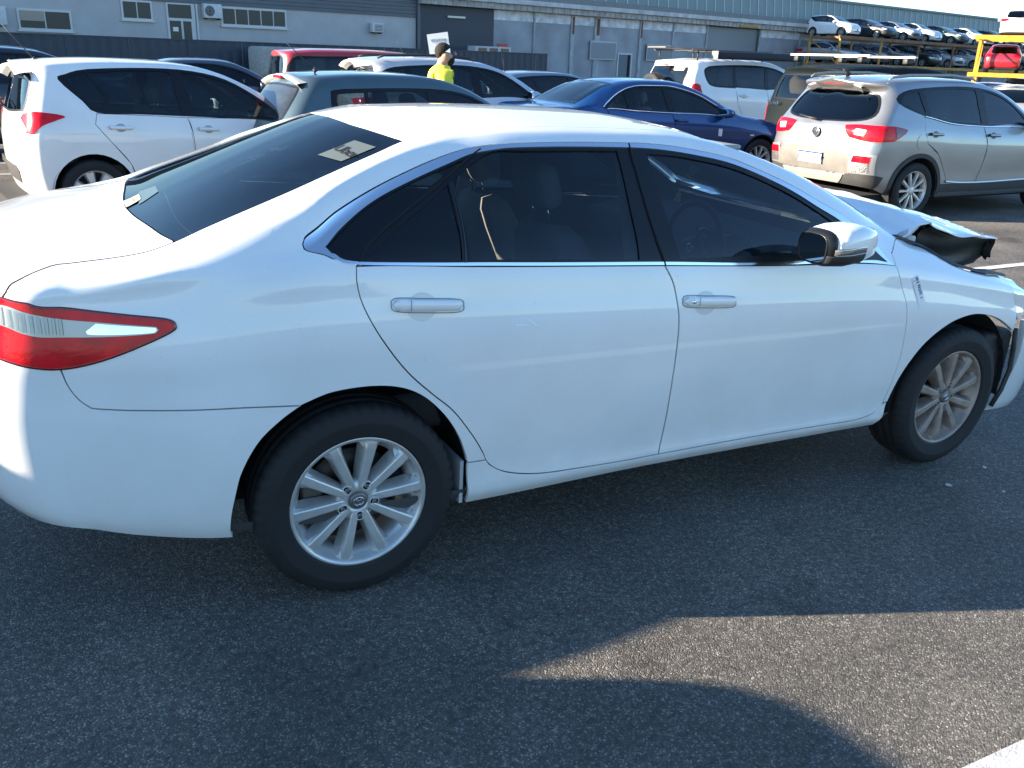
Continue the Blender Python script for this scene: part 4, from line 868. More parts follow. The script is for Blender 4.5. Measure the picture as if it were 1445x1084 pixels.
def make_car(name, label, t, col, frame, loc, rz, rimmat=None, spokes=10, style='spoke', step=.055, glassm=None, rearglass=None, lights=(), extra=None, group=None, seats=True, seatmat=None, doors=True, low=False, cat='car', wheels=True, sills=None, innerc=None):
    S = car_skin(t, *((150, 70) if not low else (80, 40)))
    glassm = glassm or TINT; rearglass = rearglass or glassm; rimmat = rimmat or ALLOY
    root = thing(name, label, cat, group=group); root.matrix_world = frame @ Matrix.Translation(loc) @ Matrix.Rotation(rz, 4, 'Z')
    JE = S.JE
    SDx = lambda pts: S.inv(pts, 'xz', (0, .92)); RRx = lambda pts: S.inv(pts, 'yz', (0, .93), (0, .30))
    def atj(x, j): X = S.ev(np.stack([np.arange(S.ni), np.full(S.ni, j)], 1))[:, 0]; return np.interp(x, X, np.arange(S.ni))
    EDx = lambda a, b, n, j=JE: np.array([(atj(x, j), j) for x in np.linspace(a, b, n)])
    CE = lambda x: np.array([(atj(x, S.nj - 1.), S.nj - 1.)])
    dlo = SDx(crom(t['dlo'], 3, True).tolist()); wb, R = t['wb'], t['R']
    ra = R*1.17; arch = lambda xc: SDx([(xc + ra*math.cos(a), R + ra*math.sin(a)) for a in np.linspace(-.35, math.pi + .35, 22)])
    arches = [arch(0), arch(wb)]
    xs0, xs1, xw = t['screen']
    JS = JE + .4
    shut = lambda L: np.concatenate([L, L[-1] + (L[0] - L[-1])*np.linspace(0, 1, 12)[1:-1, None]])      # close along the centre line
    scr = shut(cat_(CE(xs0), EDx(xs0 + .01, xs1 - .05, 10, JS), CE(xs1)))
    holes = [dlo, scr] + arches
    if t['rwin']:
        rwl = RRx(crom(t['rwin'], 4).tolist()); rwl[0, 0] = 0; rwl[-1, 0] = 0; rwl = shut(rwl); holes.append(rwl)
    else:
        rwl = shut(cat_(CE(t['back'][0]), EDx(t['back'][0] + .02, t['back'][1] + .05, 12, JS), CE(t['back'][1]))); holes.append(rwl)
    dl = [SDx(t['rdoor']), SDx(t['fdoor'])] if doors else []
    full = np.array([(0, 0), (0, S.nj - 1), (S.ni - 1, S.nj - 1), (S.ni - 1, 0)], float)
    bst = step*.5
    def fullloop():
        a = [(0., j) for j in np.linspace(0, S.nj - 1, 24)]; b = [(i, S.nj - 1.) for i in np.linspace(0, S.ni - 1, 60)][1:]; c = [(S.ni - 1., j) for j in np.linspace(S.nj - 1, 0, 24)][1:]; d = [(i, 0.) for i in np.linspace(S.ni - 1, 0, 80)][1:-1]
        return np.array(a + b + c + d)
    skin_panel('body', S, fullloop(), col, root, holes=holes + dl, side=0, gap=0, hgap=.0, step=step, lip=0, smooth=False)
    inn = innerc or TRIMIN
    skin_panel('inner_shell', S, fullloop(), inn, root, holes=holes, side=0, gap=0, hgap=.0, step=step*1.8, lip=0, smooth=False, off=-.02)
    for sd in (-1, 1):
        if doors:
            for nm, q in zip(('rear_door', 'front_door'), dl):
                d = skin_panel(nm, S, q, col, root, side=sd, gap=.005, step=step, bstep=.03, lip=.012)
                hx, hz = t['handles'][0 if nm == 'rear_door' else 1]
                P, N = skin_line(S, SDx([(hx - .10, hz + .003), (hx, hz), (hx + .10, hz - .004)]), .012, sd, 5)
                ribbon('handle', P, N, .034, .024, col, d, prof=((-.5, -.6), (-.5, .5), (-.3, 1), (.3, 1), (.5, .5), (.5, -.6)))
                tt = np.linspace(0, 2*np.pi, 17)[:-1]
                skin_panel('handle_cup', S, SDx([(hx + .05*math.cos(a), hz + .038*math.sin(a)) for a in tt]), PLAST if low else mat('cup_' + col.name, (.35, .35, .35) if 'white' in col.name else (.10, .10, .11), .5), d, side=sd, off=.003, gap=0, lip=0, smooth=False, step=.03)
        skin_panel('window_frame', S, dlo, BLACKP, root, holes=[SDx(q) for q in t['panes']], side=sd, gap=-.002, hgap=0, step=step, lip=.01, off=-.003, bstep=.03)
        for q in t['panes']: skin_panel('side_window', S, SDx(q), glassm, root, side=sd, gap=-.004, lip=0, off=-.009, step=.12, bstep=.05)
        for xc in (0, wb):
            m = MB(); m.lathe([(ra + .012, sd*(t['W'] - .03)), (ra + .012, sd*(t['W'] - .32)), (.0001, sd*(t['W'] - .32))], 20, Matrix.Translation((xc, 0, R)), a0=-.3, a1=math.pi + .3); m.obj('wheel_well', DARK, root, fix=False)
            if wheels: put_wheel(root, xc, sd*(t['W'] - .12), R, t['rim'], .205, sd, rimmat, spokes, style, low)
        mx, mz = t['mirror']; rings = []
        for x, a in ((mx - .09, .85), (mx - .06, 1), (mx + .02, .95), (mx + .09, .5)):
            rings.append([(x, sd*(t['W'] + .075 + .11*a*math.copysign(abs(math.cos(b))**.7, math.cos(b))), mz + .07*a*math.copysign(abs(math.sin(b))**.7, math.sin(b))) for b in np.linspace(0, 2*math.pi, 15)[:-1]])
        mo = MB().loft(rings).obj('side_mirror', col, root)
        m = MB(); m.box((mx - .03, min(sd*(t['W'] - .10), sd*(t['W'] + .04)), mz - .05), (mx + .05, max(sd*(t['W'] - .10), sd*(t['W'] + .04)), mz - .02)); m.obj('mirror_arm', PLAST, mo)
        m = MB(); r0 = rings[0]; m.add([(q[0] - .002, q[1], q[2]) for q in r0], [list(range(len(r0)))]); m.obj('mirror_glass', mat('mirror_glass', (.35, .37, .38), .02, 1.), mo, fix=False)
    if t['rwin']:
        skin_panel('rear_window_surround', S, rwl, BLACKP, root, holes=[rwl*.0 + (lambda q: q)(shrink(rwl, .93, S))], side=0, gap=-.006, hgap=0, step=step, lip=0, off=.003, smooth=False)
    skin_panel('rear_window', S, rwl, rearglass, root, side=0, gap=-.004, lip=0, off=-.004, step=.10, smooth=False)
    skin_panel('windscreen', S, scr, glass('windscreen_glass', (.5, .58, .56)), root, side=0, gap=-.004, lip=0, off=-.004, step=.10, smooth=False)
    m = MB(); m.box((-.75, -t['W']*.84, R*.62), (wb + .6, t['W']*.84, R*.62 + .08)); m.obj('underbody', DARK, root)
    lb = [q for q in lights]
    for (nm, view, pts, mt_, off, par) in lb:
        if view == 'wrap':                                     # outline that turns the rear corner: side points (x, z) then rear points (y, z)
            L = cat_(SDx(pts[0]), RRx(pts[1]))
        elif view == 'nose': L = cat_(SDx(pts[0]), S.inv(pts[1], 'yz', (0, .93), (.75, 1)))
        elif view == 'rc':                                     # rear face, crossing the centre line
            L = RRx(pts)
            for q_, (yy, zz) in enumerate(pts):
                if yy == 0: L[q_, 0] = 0
        else: L = S.inv(pts, view, (0, .93), (0, .3) if view == 'yz' else (0, 1))
        for sd in ((0,) if view == 'rc' else (-1, 1)):
            skin_panel(nm, S, L, mt_, root, side=sd, gap=0, off=off, lip=.01, step=.04, bstep=.02)
    if seats:
        sm = seatmat or FABRIC; zf = t['belt'][3][1]*.5; a = t['handles'][1][0]
        for y in (-.36, .36): seat(root, a - .22, y, zf, sm, .46, .56 if t['H'] < 1.7 else .6)
        m = MB(); m.box((-.12, -.58, zf - .1), (.36, .58, zf + .04), ch=.05); b = m.obj('rear_bench', sm, root)
        m = MB(); m.box((-.20, -.58, zf), (-.07, .58, zf + .50), ch=.05); m.obj('backrest', sm, b)
        mx, mz = t['mirror']; m = MB(); m.box((mx - .28, -.66, mz - .30), (mx + .14, .66, mz - .05), ch=.06); m.obj('dashboard', TRIMIN, root)
        sw_ = bpy.data.objects.new('steering_wheel', None); COL.objects.link(sw_); sw_.parent = root; sw_.location = (mx - .38, -.36, mz - .06); sw_.rotation_euler = (0, R_(-24), math.pi*1.5)
        m = MB(); ring(m, .18, 0, .015, 24); m.obj('wheel_rim', PLAST, sw_); m = MB(); m.box((-.17, -.015, -.03), (.17, .015, .03), ch=.01); m.obj('wheel_hub', PLAST, sw_)
    if extra: extra(root, S, SDx, RRx)
    return root, S

def shrink(L, f, S):
    c = np.array([0., L[:, 1].mean()]); Q = L.copy(); Q[:, 0] = L[:, 0]*f; Q[:, 1] = c[1] + (L[:, 1] - c[1])*f; return Q
def wiper(root, y0, x0, z0, y1, x1, z1):
    m = MB(); m.tube([(x0 - .03, y0, z0), (x0 - .05, y0*.6 + y1*.4, z0*.6 + z1*.4), (x1 - .03, y1, z1)], [.018, .012, .006], 8); m.obj('rear_wiper', PLAST, root)
def aerial(root, x, y, z, dx=-.22, dz=.30, r=.006):
    m = MB(); m.tube([(x - dx*.1, y, z - .01), (x, y, z + .015)], [.03, .016], 10); m.tube([(x, y, z + .01), (x + dx, y, z + dz)], [r, r*.6], 8); m.obj('aerial', PLAST, root)
def text_mesh(s, size, material, name='lettering', depth=.002):
    cu = bpy.data.curves.new('t', 'FONT'); cu.body = s; cu.size = size; cu.extrude = depth; cu.align_x = 'CENTER'; cu.align_y = 'CENTER'
    o = bpy.data.objects.new('t', cu); COL.objects.link(o); dg = bpy.context.evaluated_depsgraph_get(); dg.update()
    me = bpy.data.meshes.new_from_object(o.evaluated_get(dg)); bpy.data.objects.remove(o); bpy.data.curves.remove(cu)
    me.name = name; me.materials.clear(); me.materials.append(material); return me
def number_plate(root, x, y, z, txt, tilt=0., blue=True):
    e = bpy.data.objects.new('number_plate', None); COL.objects.link(e); e.parent = root; e.location = (x, y, z); e.rotation_euler = (0, R_(tilt), 0)
    m = MB(); m.box((-.006, -.19, -.068), (.006, .19, .068), ch=.003); m.obj('plate', mat('plate_white', (.8, .8, .8), .4), e)
    m = MB(); m.box((-.0085, -.188, .045), (-.006, .188, .066)); m.obj('plate_band', mat('plate_blue', (.03, .05, .42), .4), e)
    o = ob('plate_lettering', text_mesh(txt, .095, mat('plate_ink', (.04, .06, .30), .5)), e); o.rotation_euler = (math.pi/2, 0, -math.pi/2); o.location = (-.0075, 0, -.012)
    return e
# ---------------------------------------------------------------- the yard falls away a little: frame of everything beyond the sedan
CAM = Vector((-.7784, -3.277, 1.6578))
Q = Matrix.Translation(CAM) @ Matrix.Rotation(-.024, 4, fw) @ Matrix.Translation(-CAM)
def yard_z(x, y):
    n = Q.to_3x3() @ Vector((0, 0, 1)); c = Q @ Vector((0, 0, 0)); return c.z - (n.x*(x - c.x) + n.y*(y - c.y))/n.z
def ground_z(x, y):
    dx = max(-2.2 - x, x - 4.2, 0); dy = max(y - 1.2, -6 - y, 0); d = math.hypot(dx, dy); a = min(d/3.2, 1); a = a*a*(3 - 2*a); return a*yard_z(x, y)

def asphalt():
    m = bpy.data.materials.new('asphalt'); m.use_nodes = True; n = m.node_tree.nodes; l = m.node_tree.links; b = n['Principled BSDF']
    g = n.new('ShaderNodeNewGeometry')
    v = n.new('ShaderNodeTexVoronoi'); v.inputs['Scale'].default_value = 215; v.feature = 'F1'; v.inputs['Randomness'].default_value = 1
    v2 = n.new('ShaderNodeTexVoronoi'); v2.inputs['Scale'].default_value = 430
    ns = n.new('ShaderNodeTexNoise'); ns.inputs['Scale'].default_value = .9; ns.inputs['Detail'].default_value = 7; ns.inputs['Roughness'].default_value = .62
    nf = n.new('ShaderNodeTexNoise'); nf.inputs['Scale'].default_value = 42; nf.inputs['Detail'].default_value = 5
    for t in (v, v2, ns, nf): l.new(g.outputs['Position'], t.inputs['Vector'])
    sx = n.new('ShaderNodeSeparateColor'); l.new(v.outputs['Color'], sx.inputs[0])
    r = n.new('ShaderNodeValToRGB'); e = r.color_ramp.elements; e[0].position = 0; e[0].color = (.080, .073, .064, 1); e[1].position = 1; e[1].color = (.36, .338, .302, 1)
    a = r.color_ramp.elements.new(.62); a.color = (.112, .104, .092, 1); a = r.color_ramp.elements.new(.86); a.color = (.165, .154, .137, 1)
    l.new(sx.outputs[0], r.inputs[0])
    r2 = n.new('ShaderNodeValToRGB'); e = r2.color_ramp.elements; e[0].position = .28; e[0].color = (.50, .50, .51, 1); e[1].position = .72; e[1].color = (1.35, 1.33, 1.28, 1); l.new(ns.outputs[0], r2.inputs[0])
    mx = n.new('ShaderNodeMix'); mx.data_type = 'RGBA'; mx.blend_type = 'MULTIPLY'; mx.inputs[0].default_value = 1; l.new(r.outputs[0], mx.inputs[6]); l.new(r2.outputs[0], mx.inputs[7])
    r3 = n.new('ShaderNodeMapRange'); r3.inputs[1].default_value = .35; r3.inputs[2].default_value = .65; r3.inputs[3].default_value = .72; r3.inputs[4].default_value = 1.25; l.new(nf.outputs[0], r3.inputs[0])
    m2 = n.new('ShaderNodeMix'); m2.data_type = 'RGBA'; m2.blend_type = 'MULTIPLY'; m2.inputs[0].default_value = 1; l.new(mx.outputs[2], m2.inputs[6]); l.new(r3.outputs[0], m2.inputs[7])
    # cracks
    vc = n.new('ShaderNodeTexVoronoi'); vc.feature = 'DISTANCE_TO_EDGE'; vc.inputs['Scale'].default_value = .33
    nw = n.new('ShaderNodeTexNoise'); nw.inputs['Scale'].default_value = 3; nw.inputs['Detail'].default_value = 5; l.new(g.outputs['Position'], nw.inputs['Vector'])
    ad = n.new('ShaderNodeVectorMath'); ad.operation = 'MULTIPLY_ADD'; ad.inputs[1].default_value = (.9, .9, .9); l.new(nw.outputs['Color'], ad.inputs[0]); l.new(g.outputs['Position'], ad.inputs[2]); l.new(ad.outputs[0], vc.inputs['Vector'])
    cr = n.new('ShaderNodeMapRange'); cr.inputs[1].default_value = .0; cr.inputs[2].default_value = .004; cr.inputs[3].default_value = .72; cr.inputs[4].default_value = 1; l.new(vc.outputs['Distance'], cr.inputs[0])
    m3 = n.new('ShaderNodeMix'); m3.data_type = 'RGBA'; m3.blend_type = 'MULTIPLY'; m3.inputs[0].default_value = 1; l.new(m2.outputs[2], m3.inputs[6]); l.new(cr.outputs[0], m3.inputs[7])
    no = n.new('ShaderNodeTexNoise'); no.inputs['Scale'].default_value = 1.7; no.inputs['Detail'].default_value = 4; no.inputs['Roughness'].default_value = .55; l.new(g.outputs['Position'], no.inputs['Vector'])
    ro = n.new('ShaderNodeMapRange'); ro.inputs[1].default_value = .60; ro.inputs[2].default_value = .72; ro.inputs[3].default_value = 1; ro.inputs[4].default_value = .52; l.new(no.outputs[0], ro.inputs[0])
    m4 = n.new('ShaderNodeMix'); m4.data_type = 'RGBA'; m4.blend_type = 'MULTIPLY'; m4.inputs[0].default_value = 1; l.new(m3.outputs[2], m4.inputs[6]); l.new(ro.outputs[0], m4.inputs[7])
    l.new(m4.outputs[2], b.inputs['Base Color']); b.inputs['Roughness'].default_value = .72; b.inputs['Specular IOR Level'].default_value = .35
    ma = n.new('ShaderNodeMath'); ma.operation = 'MULTIPLY'; l.new(v.outputs['Distance'], ma.inputs[0]); ma.inputs[1].default_value = -1
    mb_ = n.new('ShaderNodeMath'); mb_.operation = 'MULTIPLY_ADD'; l.new(v2.outputs['Distance'], mb_.inputs[0]); mb_.inputs[1].default_value = -.35; l.new(ma.outputs[0], mb_.inputs[2])
    bp = n.new('ShaderNodeBump'); bp.inputs['Strength'].default_value = .9; bp.inputs['Distance'].default_value = .0045; l.new(mb_.outputs[0], bp.inputs['Height']); l.new(bp.outputs[0], b.inputs['Normal'])
    MATS['asphalt'] = m; return m
ASPH = asphalt()
xs = sorted(set([-400, -150, -60, -30] + list(np.arange(-16, 24, .8)) + [30, 45, 70, 120, 300, 600])); ys = sorted(set([-200, -60, -25] + list(np.arange(-14, 20, .8)) + [24, 32, 45, 70, 120, 300, 700]))
MB().grid([[(x, y, ground_z(x, y)) for y in ys] for x in xs], smooth=True).obj('ground', ASPH, fix=False, kind='structure')
PAINTW = mat('line_paint', (.55, .55, .53), .7, noise=.35, nscale=30, bump=.5, bscale=160)
def line_mark(a, b, wd, k):
    a = Vector((*a, 0)); b = Vector((*b, 0)); d = (b - a).normalized(); c = Vector((-d.y, d.x, 0))*wd/2; n = max(2, int((b - a).length/.4)); P = []
    for i in range(n + 1):
        p = a.lerp(b, i/n); P.append([(q.x, q.y, ground_z(q.x, q.y) + .005) for q in (p - c, p + c)])
    MB().grid(P).obj('painted_line', PAINTW, fix=False, kind='structure')
line_mark((-4, -2.33), (6.5, -2.33), .17, 0); line_mark((-3.5, 11.9), (3, 11.7), .10, 1); line_mark((-3.5, 10.6), (2, 10.4), .10, 2); line_mark((5.2, 1.9), (9.6, 1.65), .10, 3); line_mark((5.0, 7.2), (12, 7.0), .1, 4)

# ---------------------------------------------------------------- the wrecked front end of the sedan
HOODM = WHITE
prof = {  # y -> (x, z) along the buckled hood
 -.745: [(2.30, 1.062), (2.42, 1.048), (2.50, 1.078), (2.575, 1.106), (2.592, 1.092), (2.68, 1.058), (2.76, 1.040), (2.88, 1.030), (3.05, 1.020)],
 -.60: [(2.31, 1.072), (2.42, 1.075), (2.52, 1.112), (2.60, 1.122), (2.66, 1.102), (2.75, 1.082), (2.84, 1.070), (2.97, 1.048), (3.13, 1.012)],
 -.45: [(2.32, 1.075), (2.43, 1.105), (2.54, 1.132), (2.63, 1.133), (2.71, 1.112), (2.79, 1.100), (2.90, 1.082), (3.03, 1.052), (3.20, 1.0)],
 -.25: [(2.34, 1.065), (2.45, 1.115), (2.56, 1.150), (2.66, 1.135), (2.74, 1.115), (2.83, 1.095), (2.94, 1.065), (3.07, 1.03), (3.22, .975)],
 .0: [(2.35, 1.055), (2.46, 1.10), (2.58, 1.135), (2.68, 1.115), (2.77, 1.085), (2.86, 1.06), (2.97, 1.03), (3.08, .99), (3.20, .94)],
 .3: [(2.34, 1.05), (2.45, 1.08), (2.58, 1.105), (2.68, 1.08), (2.77, 1.06), (2.88, 1.04), (3.0, 1.01), (3.1, .97), (3.24, .92)],
 .745: [(2.30, 1.045), (2.42, 1.03), (2.52, 1.05), (2.62, 1.035), (2.72, 1.02), (2.82, 1.0), (2.95, .97), (3.06, .94), (3.16, .90)]}
ysH = sorted(prof); A = np.array([crom(prof[y], 5) for y in ysH]); yy = np.linspace(-.745, .745, 61)
HG = np.stack([np.stack([pchip(ysH, A[:, i, c], yy) for c in (0, 1)], 1) for i in range(A.shape[1])])
for i in range(HG.shape[0]):                                   # small creases and dents radiating from the fold
    for j in range(len(yy)):
        x_, y_ = HG[i, j, 0], yy[j]; d_ = abs((x_ - 2.60) - .18*(y_ + .2)); HG[i, j, 1] += .010*max(0, 1 - d_/.05) - .006*max(0, 1 - abs(x_ - 2.80 + .35*y_)/.04) + .004*math.sin(x_*31 + y_*9)*math.sin(y_*23)
PH = [[(HG[i, j, 0], yy[j], HG[i, j, 1]) for j in range(len(yy))] for i in range(len(HG))]
hood = MB().grid(PH).obj('hood', HOODM, car)
hm = hood.modifiers.new('thickness', 'SOLIDIFY'); hm.thickness = .004; hm.offset = -1
# inner hood frame below the skin, its near side folded down like a curtain, and a front return flange
INF = mat('hood_underside', (.05, .055, .052), .4, noise=.35, nscale=7)
PI_ = [[(HG[i, j, 0] - .01, yy[j]*.97, HG[i, j, 1] - .018) for j in range(len(yy))] for i in range(3, len(HG))]
last = PI_[-1]; PI_ += [[(x + .012, y, z - .03) for x, y, z in last], [(x + .02 + .012*math.sin(y*9), y*.98, z - .085 - .012*math.sin(y*14)) for x, y, z in last]]
hi_ = MB().grid(PI_).obj('hood_inner_frame', INF, hood)
cur = []
for k, x in enumerate(np.linspace(2.60, 3.075, 16)):
    zt = np.interp(x, [q[0] for q in prof[-.745]], [q[1] for q in prof[-.745]]) - .006; zb = np.interp(x, [2.60, 2.72, 2.95, 3.075], [.965, .90, .862, .872]); row = []
    for t in np.linspace(0, 1, 9): row.append((x + .012*math.sin(t*5)*math.sin(k*.7) + .03*t*(x - 2.6), -.738 + .10*math.sin(t*math.pi*.5) + .018*math.sin(t*7 + k*.45), zt + (zb - zt)*t))
    cur.append(row)
MB().grid(cur).obj('folded_side', INF, hood)
m = MB(); m.grid([[(3.045 + .010*t + .006*math.sin(t*7), -.738 + u*.02 + .01*t, 1.016 - t*.095) for u in range(3)] for t in np.linspace(0, 1, 8)]); m.obj('front_edge', INF, hood)
m = MB(); m.grid([[(3.07 + t*.085, -.715 + u*.03*(1 - t*.7), .925 - t*.012 + .006*math.sin(u*3)) for u in range(3)] for t in np.linspace(0, 1, 5)]); m.obj('torn_flange', HOODM, hood)
for sg, x0 in ((-1, 2.40),):   # hinge bracket under the near rear corner
    m = MB(); m.tube([(2.42, -.725, 1.035), (2.47, -.72, 1.055), (2.53, -.715, 1.085)], [.022, .018, .012], 8); m.box((2.45, -.735, .99), (2.52, -.70, 1.045), ch=.01); m.tube([(2.47, -.74, 1.03), (2.47, -.70, 1.03)], .016, 10); m.obj('hood_hinge', mat('hinge_grey', (.45, .46, .48), .5, noise=.3), car)
# engine bay
m = MB(); m.grid([[(x, y, z) for y in np.linspace(-.72, .72, 9)] for x, z in ((2.38, 1.02), (2.40, .80), (2.45, .62), (2.9, .55), (3.12, .56))]); m.obj('engine_bay', DARK, car)
m = MB(); m.box((2.62, -.35, .60), (3.0, .35, .86), ch=.04); m.box((2.58, -.62, .66), (2.80, -.42, .88), ch=.02); m.box((2.75, .38, .62), (3.02, .60, .86), ch=.03); m.tube([(2.7, -.5, .88), (2.85, -.3, .93), (2.95, .1, .90)], .03, 10); m.obj('engine_block', mat('engine_grey', (.05, .05, .05), .6, noise=.4), car)
P, N = skin_line(S, SD([(2.37, 1.036), (2.438, 1.018), (2.529, .993), (2.566, .972), (2.622, .940), (2.704, .912), (2.90, .870), (2.994, .857), (3.085, .840)]), .004, -1, 5); ribbon('fender_rail', P + np.array([0, .03, .006]), N*0 + np.array([0, 0, 1.]), .05, .012, PLAST, car)
m = MB(); pl = [(3.00, -.70, .852), (3.08, -.70, .848), (3.16, -.68, .845)]; m.tube(pl, [.016, .014, .006], 8); m.obj('torn_seal', PLAST, car)
# headlamp, liner, loose bumper
for sd in (-1, 1):
    hl = skin_panel('headlight', S, cat_(SD(lamp_edge), SD([(3.14, .66), (3.19, .70), (3.20, .78), (3.15, .838)])), mat('lamp_lens', (.75, .77, .78), .06, .3, coat=1.), car, side=sd, gap=.003, off=-.004, lip=.03, step=.03, bstep=.015)
    m = MB(); m.grid([[(2.765 + r*math.cos(a), sd*y, .335 + r*math.sin(a)) for y in (.87, .84, .70)] for r, a in ((.37, -.30), (.368, -.1), (.375, .15), (.385, .4), (.39, .65))]); m.obj('arch_liner', mat('liner', (.012, .012, .013), .6, noise=.5, nscale=30, bump=.8, bscale=25), car)
    def pull(V):
        V = V.copy(); V[:, 0] += .055*np.clip((V[:, 2] - .2)/.3, 0, 1); return V
    skin_panel('front_bumper', S, cat_(SD([(3.135, .655), (3.145, .60), (3.155, .50), (3.15, .40), (3.12, .30), (3.085, .235)]), BT(3.09, 3.3, 6), [(S.ni - 30., 0.), (S.ni - 30., 40.)], SD([(3.34, .60), (3.26, .66)])), WHITE, car, side=sd, gap=0, lip=.03, step=.04, bstep=.02, dent=pull)
    m = MB(); m.tube([(3.13, sd*.885, .62), (3.16, sd*.88, .52), (3.165, sd*.885, .42), (3.14, sd*.885, .32), (3.10, sd*.88, .24)], .011, 8); m.obj('bumper_bracket', PLAST, car)
    m = MB(); m.tube([(3.13, sd*.80, .70), (3.22, sd*.78, .665), (3.34, sd*.70, .66)], [.02, .03, .03], 8); m.obj('bumper_support', PLAST, car)
for sd in (-1, 1):
    m = MB(); m.box((2.98, min(sd*.3, sd*.845), .26), (3.20, max(sd*.3, sd*.845), .60), ch=.03); m.obj('splash_shield', mat('liner', (.012, .012, .013), .6), car)
m = MB(); m.box((3.14, -.62, .30), (3.22, .62, .66), ch=.02); m.obj('radiator_support', mat('radiator', (.02, .02, .022), .6, noise=.4, nscale=40), car)
# chalk, stickers
SCR = mat('rub_mark', (.9, .9, .9), .6)
def patch(nm, pts, mt_, off=.0012): return skin_panel(nm, S, SD(pts), mt_, car, side=-1, gap=0, off=off, lip=0, step=.03, smooth=False)
patch('paint_mark', [(.505, .875), (.575, .862), (.548, .884), (.551, .888), (.585, .862), (.505, .869)], SCR)
STK = mat('sticker_film', (.72, .72, .74), .35)
yk = [(2.345, .905), (2.385, .915), (2.44, .80), (2.40, .785)]; st = patch('sticker', yk, STK)
INK = mat('sticker_ink', (.16, .20, .26), .6)
for u0, u1, v0, v1 in ((.03, .16, .52, .85), (.19, .24, .45, .9), (.30, .36, .55, .95), (.37, .44, .55, .95), (.46, .52, .5, .95), (.54, .60, .55, .95), (.62, .66, .5, .95), (.74, .78, .5, .8), (.10, .13, .1, .3), (.25, .28, .1, .3), (.33, .36, .12, .3)):
    c = lambda u, v: tuple(np.array(yk[0])*(1-u)*(1-v) + np.array(yk[1])*(1-u)*v + np.array(yk[2])*u*v + np.array(yk[3])*u*(1-v))
    o = patch('sticker_print', [c(u0, v0), c(u0, v1), c(u1, v1), c(u1, v0)], INK, .002); o.parent = st
# on the rear screen: rideshare card, glass dimming put into its colour; registration label
def on_top(pts, off, mt_, nm, par): return skin_panel(nm, S, TP(pts), mt_, par, side=-1, gap=0, off=off, lip=0, step=.04, smooth=False)
cardm = mat('card_green_dimmed', (.075, .095, .095), .6)
cd = on_top([(.015, .418), (.138, .416), (.172, .528), (.055, .540)], -.001, cardm, 'window_card', car)
tx = ob('card_lettering', text_mesh('Uber', .060, mat('card_ink', (.012, .016, .018), .6), depth=.0004), cd)
pA = Vector((.018, -.45, 1.348)); eu = Vector((.028, -.138, -.015)).normalized(); nn = Vector(S.ev(TP([(.09, .486)]), S.N)[0]); nn.y *= -1; nn.normalize(); eu = (eu - nn*eu.dot(nn)).normalized(); ev_ = nn.cross(eu)
pc = Vector(S.ev(TP([(.09, .484)]))[0]); pc.y *= -1
tx.matrix_world = Matrix(((eu.x, ev_.x, nn.x, pc.x + nn.x*.001), (eu.y, ev_.y, nn.y, pc.y + nn.y*.001), (eu.z, ev_.z, nn.z, pc.z + nn.z*.001), (0, 0, 0, 1)))
def strip_top(nm, quad, mt_, off):                            # label lying on the screen near the centre line
    rows = []
    for u in np.linspace(0, 1, 5):
        r_ = []
        for v in np.linspace(0, 1, 5):
            q = [(quad[0][c]*(1-u) + quad[1][c]*u)*(1-v) + (quad[3][c]*(1-u) + quad[2][c]*u)*v for c in (0, 1)]
            ij = TP([(q[0], abs(q[1]))]); P_ = S.ev(ij)[0]; N_ = S.ev(ij, S.N)[0]; sg = 1 if q[1] > 0 else -1
            r_.append((P_[0] + N_[0]*off, sg*P_[1] + sg*N_[1]*off, P_[2] + N_[2]*off))
        rows.append(r_)
    return MB().grid(rows).obj(nm, mt_, car, fix=False)
lb_ = strip_top('window_label', [(-.529, .122), (-.475, .132), (-.479, .028), (-.532, -.011)], mat('label_white', (.34, .34, .32), .6), .001)
for u0, cc in ((.12, (.25, .5, .3)), (.36, (.5, .5, .45)), (.52, (.6, .18, .1)), (.74, (.6, .22, .15))):
    q = [(-.529, .122), (-.475, .132), (-.479, .028), (-.532, -.011)]; f_ = lambda u, v: tuple((q[0][c]*(1-u) + q[1][c]*u)*(1-v) + (q[3][c]*(1-u) + q[2][c]*u)*v for c in (0, 1))
    strip_top('label_print', [f_(u0, .2), f_(u0 + .14, .2), f_(u0 + .14, .8), f_(u0, .8)], mat('label_ink_%d' % int(u0*100), cc, .6), .0018).parent = lb_
strip_top('blue_film', [(-.47, .184), (-.419, .127), (-.425, .003), (-.493, -.033)], mat('film_blue', (.05, .09, .11), .5), -.001)
# ---------------------------------------------------------------- vehicles round about
LENSA = mat('amber_lens', (.8, .25, .02), .15)
LW = mat('lens_white', (.75, .74, .72), .12, coat=.5)
P_SILVER = paint('silver_paint', (.29, .295, .30), .34, .7); P_BLUE = paint('blue_paint', (.004, .045, .17), .3, .35); P_TEAL = paint('teal_grey_paint', (.075, .115, .13), .3, .5)
P_WHITE2 = paint('white_paint_warm', (.78, .77, .74)); P_NAVY = paint('dark_navy_paint', (.015, .025, .035), .3, .3); P_RED = paint('red_paint', (.32, .02, .022), .4); P_GREEN = mat('dark_green_paint', (.004, .008, .009), .6, spec=.1); P_GREY = paint('grey_blue_paint', (.25, .28, .33), .3, .6); P_BLACK = paint('black_paint', (.012, .013, .016), .3, .2)
GREYG = glass('clear_side_glass', (.55, .62, .60)); MIDG = glass('mid_tint_glass', (.20, .25, .27))
LG = mat('light_grey_seat', (.34, .33, .31), .85)
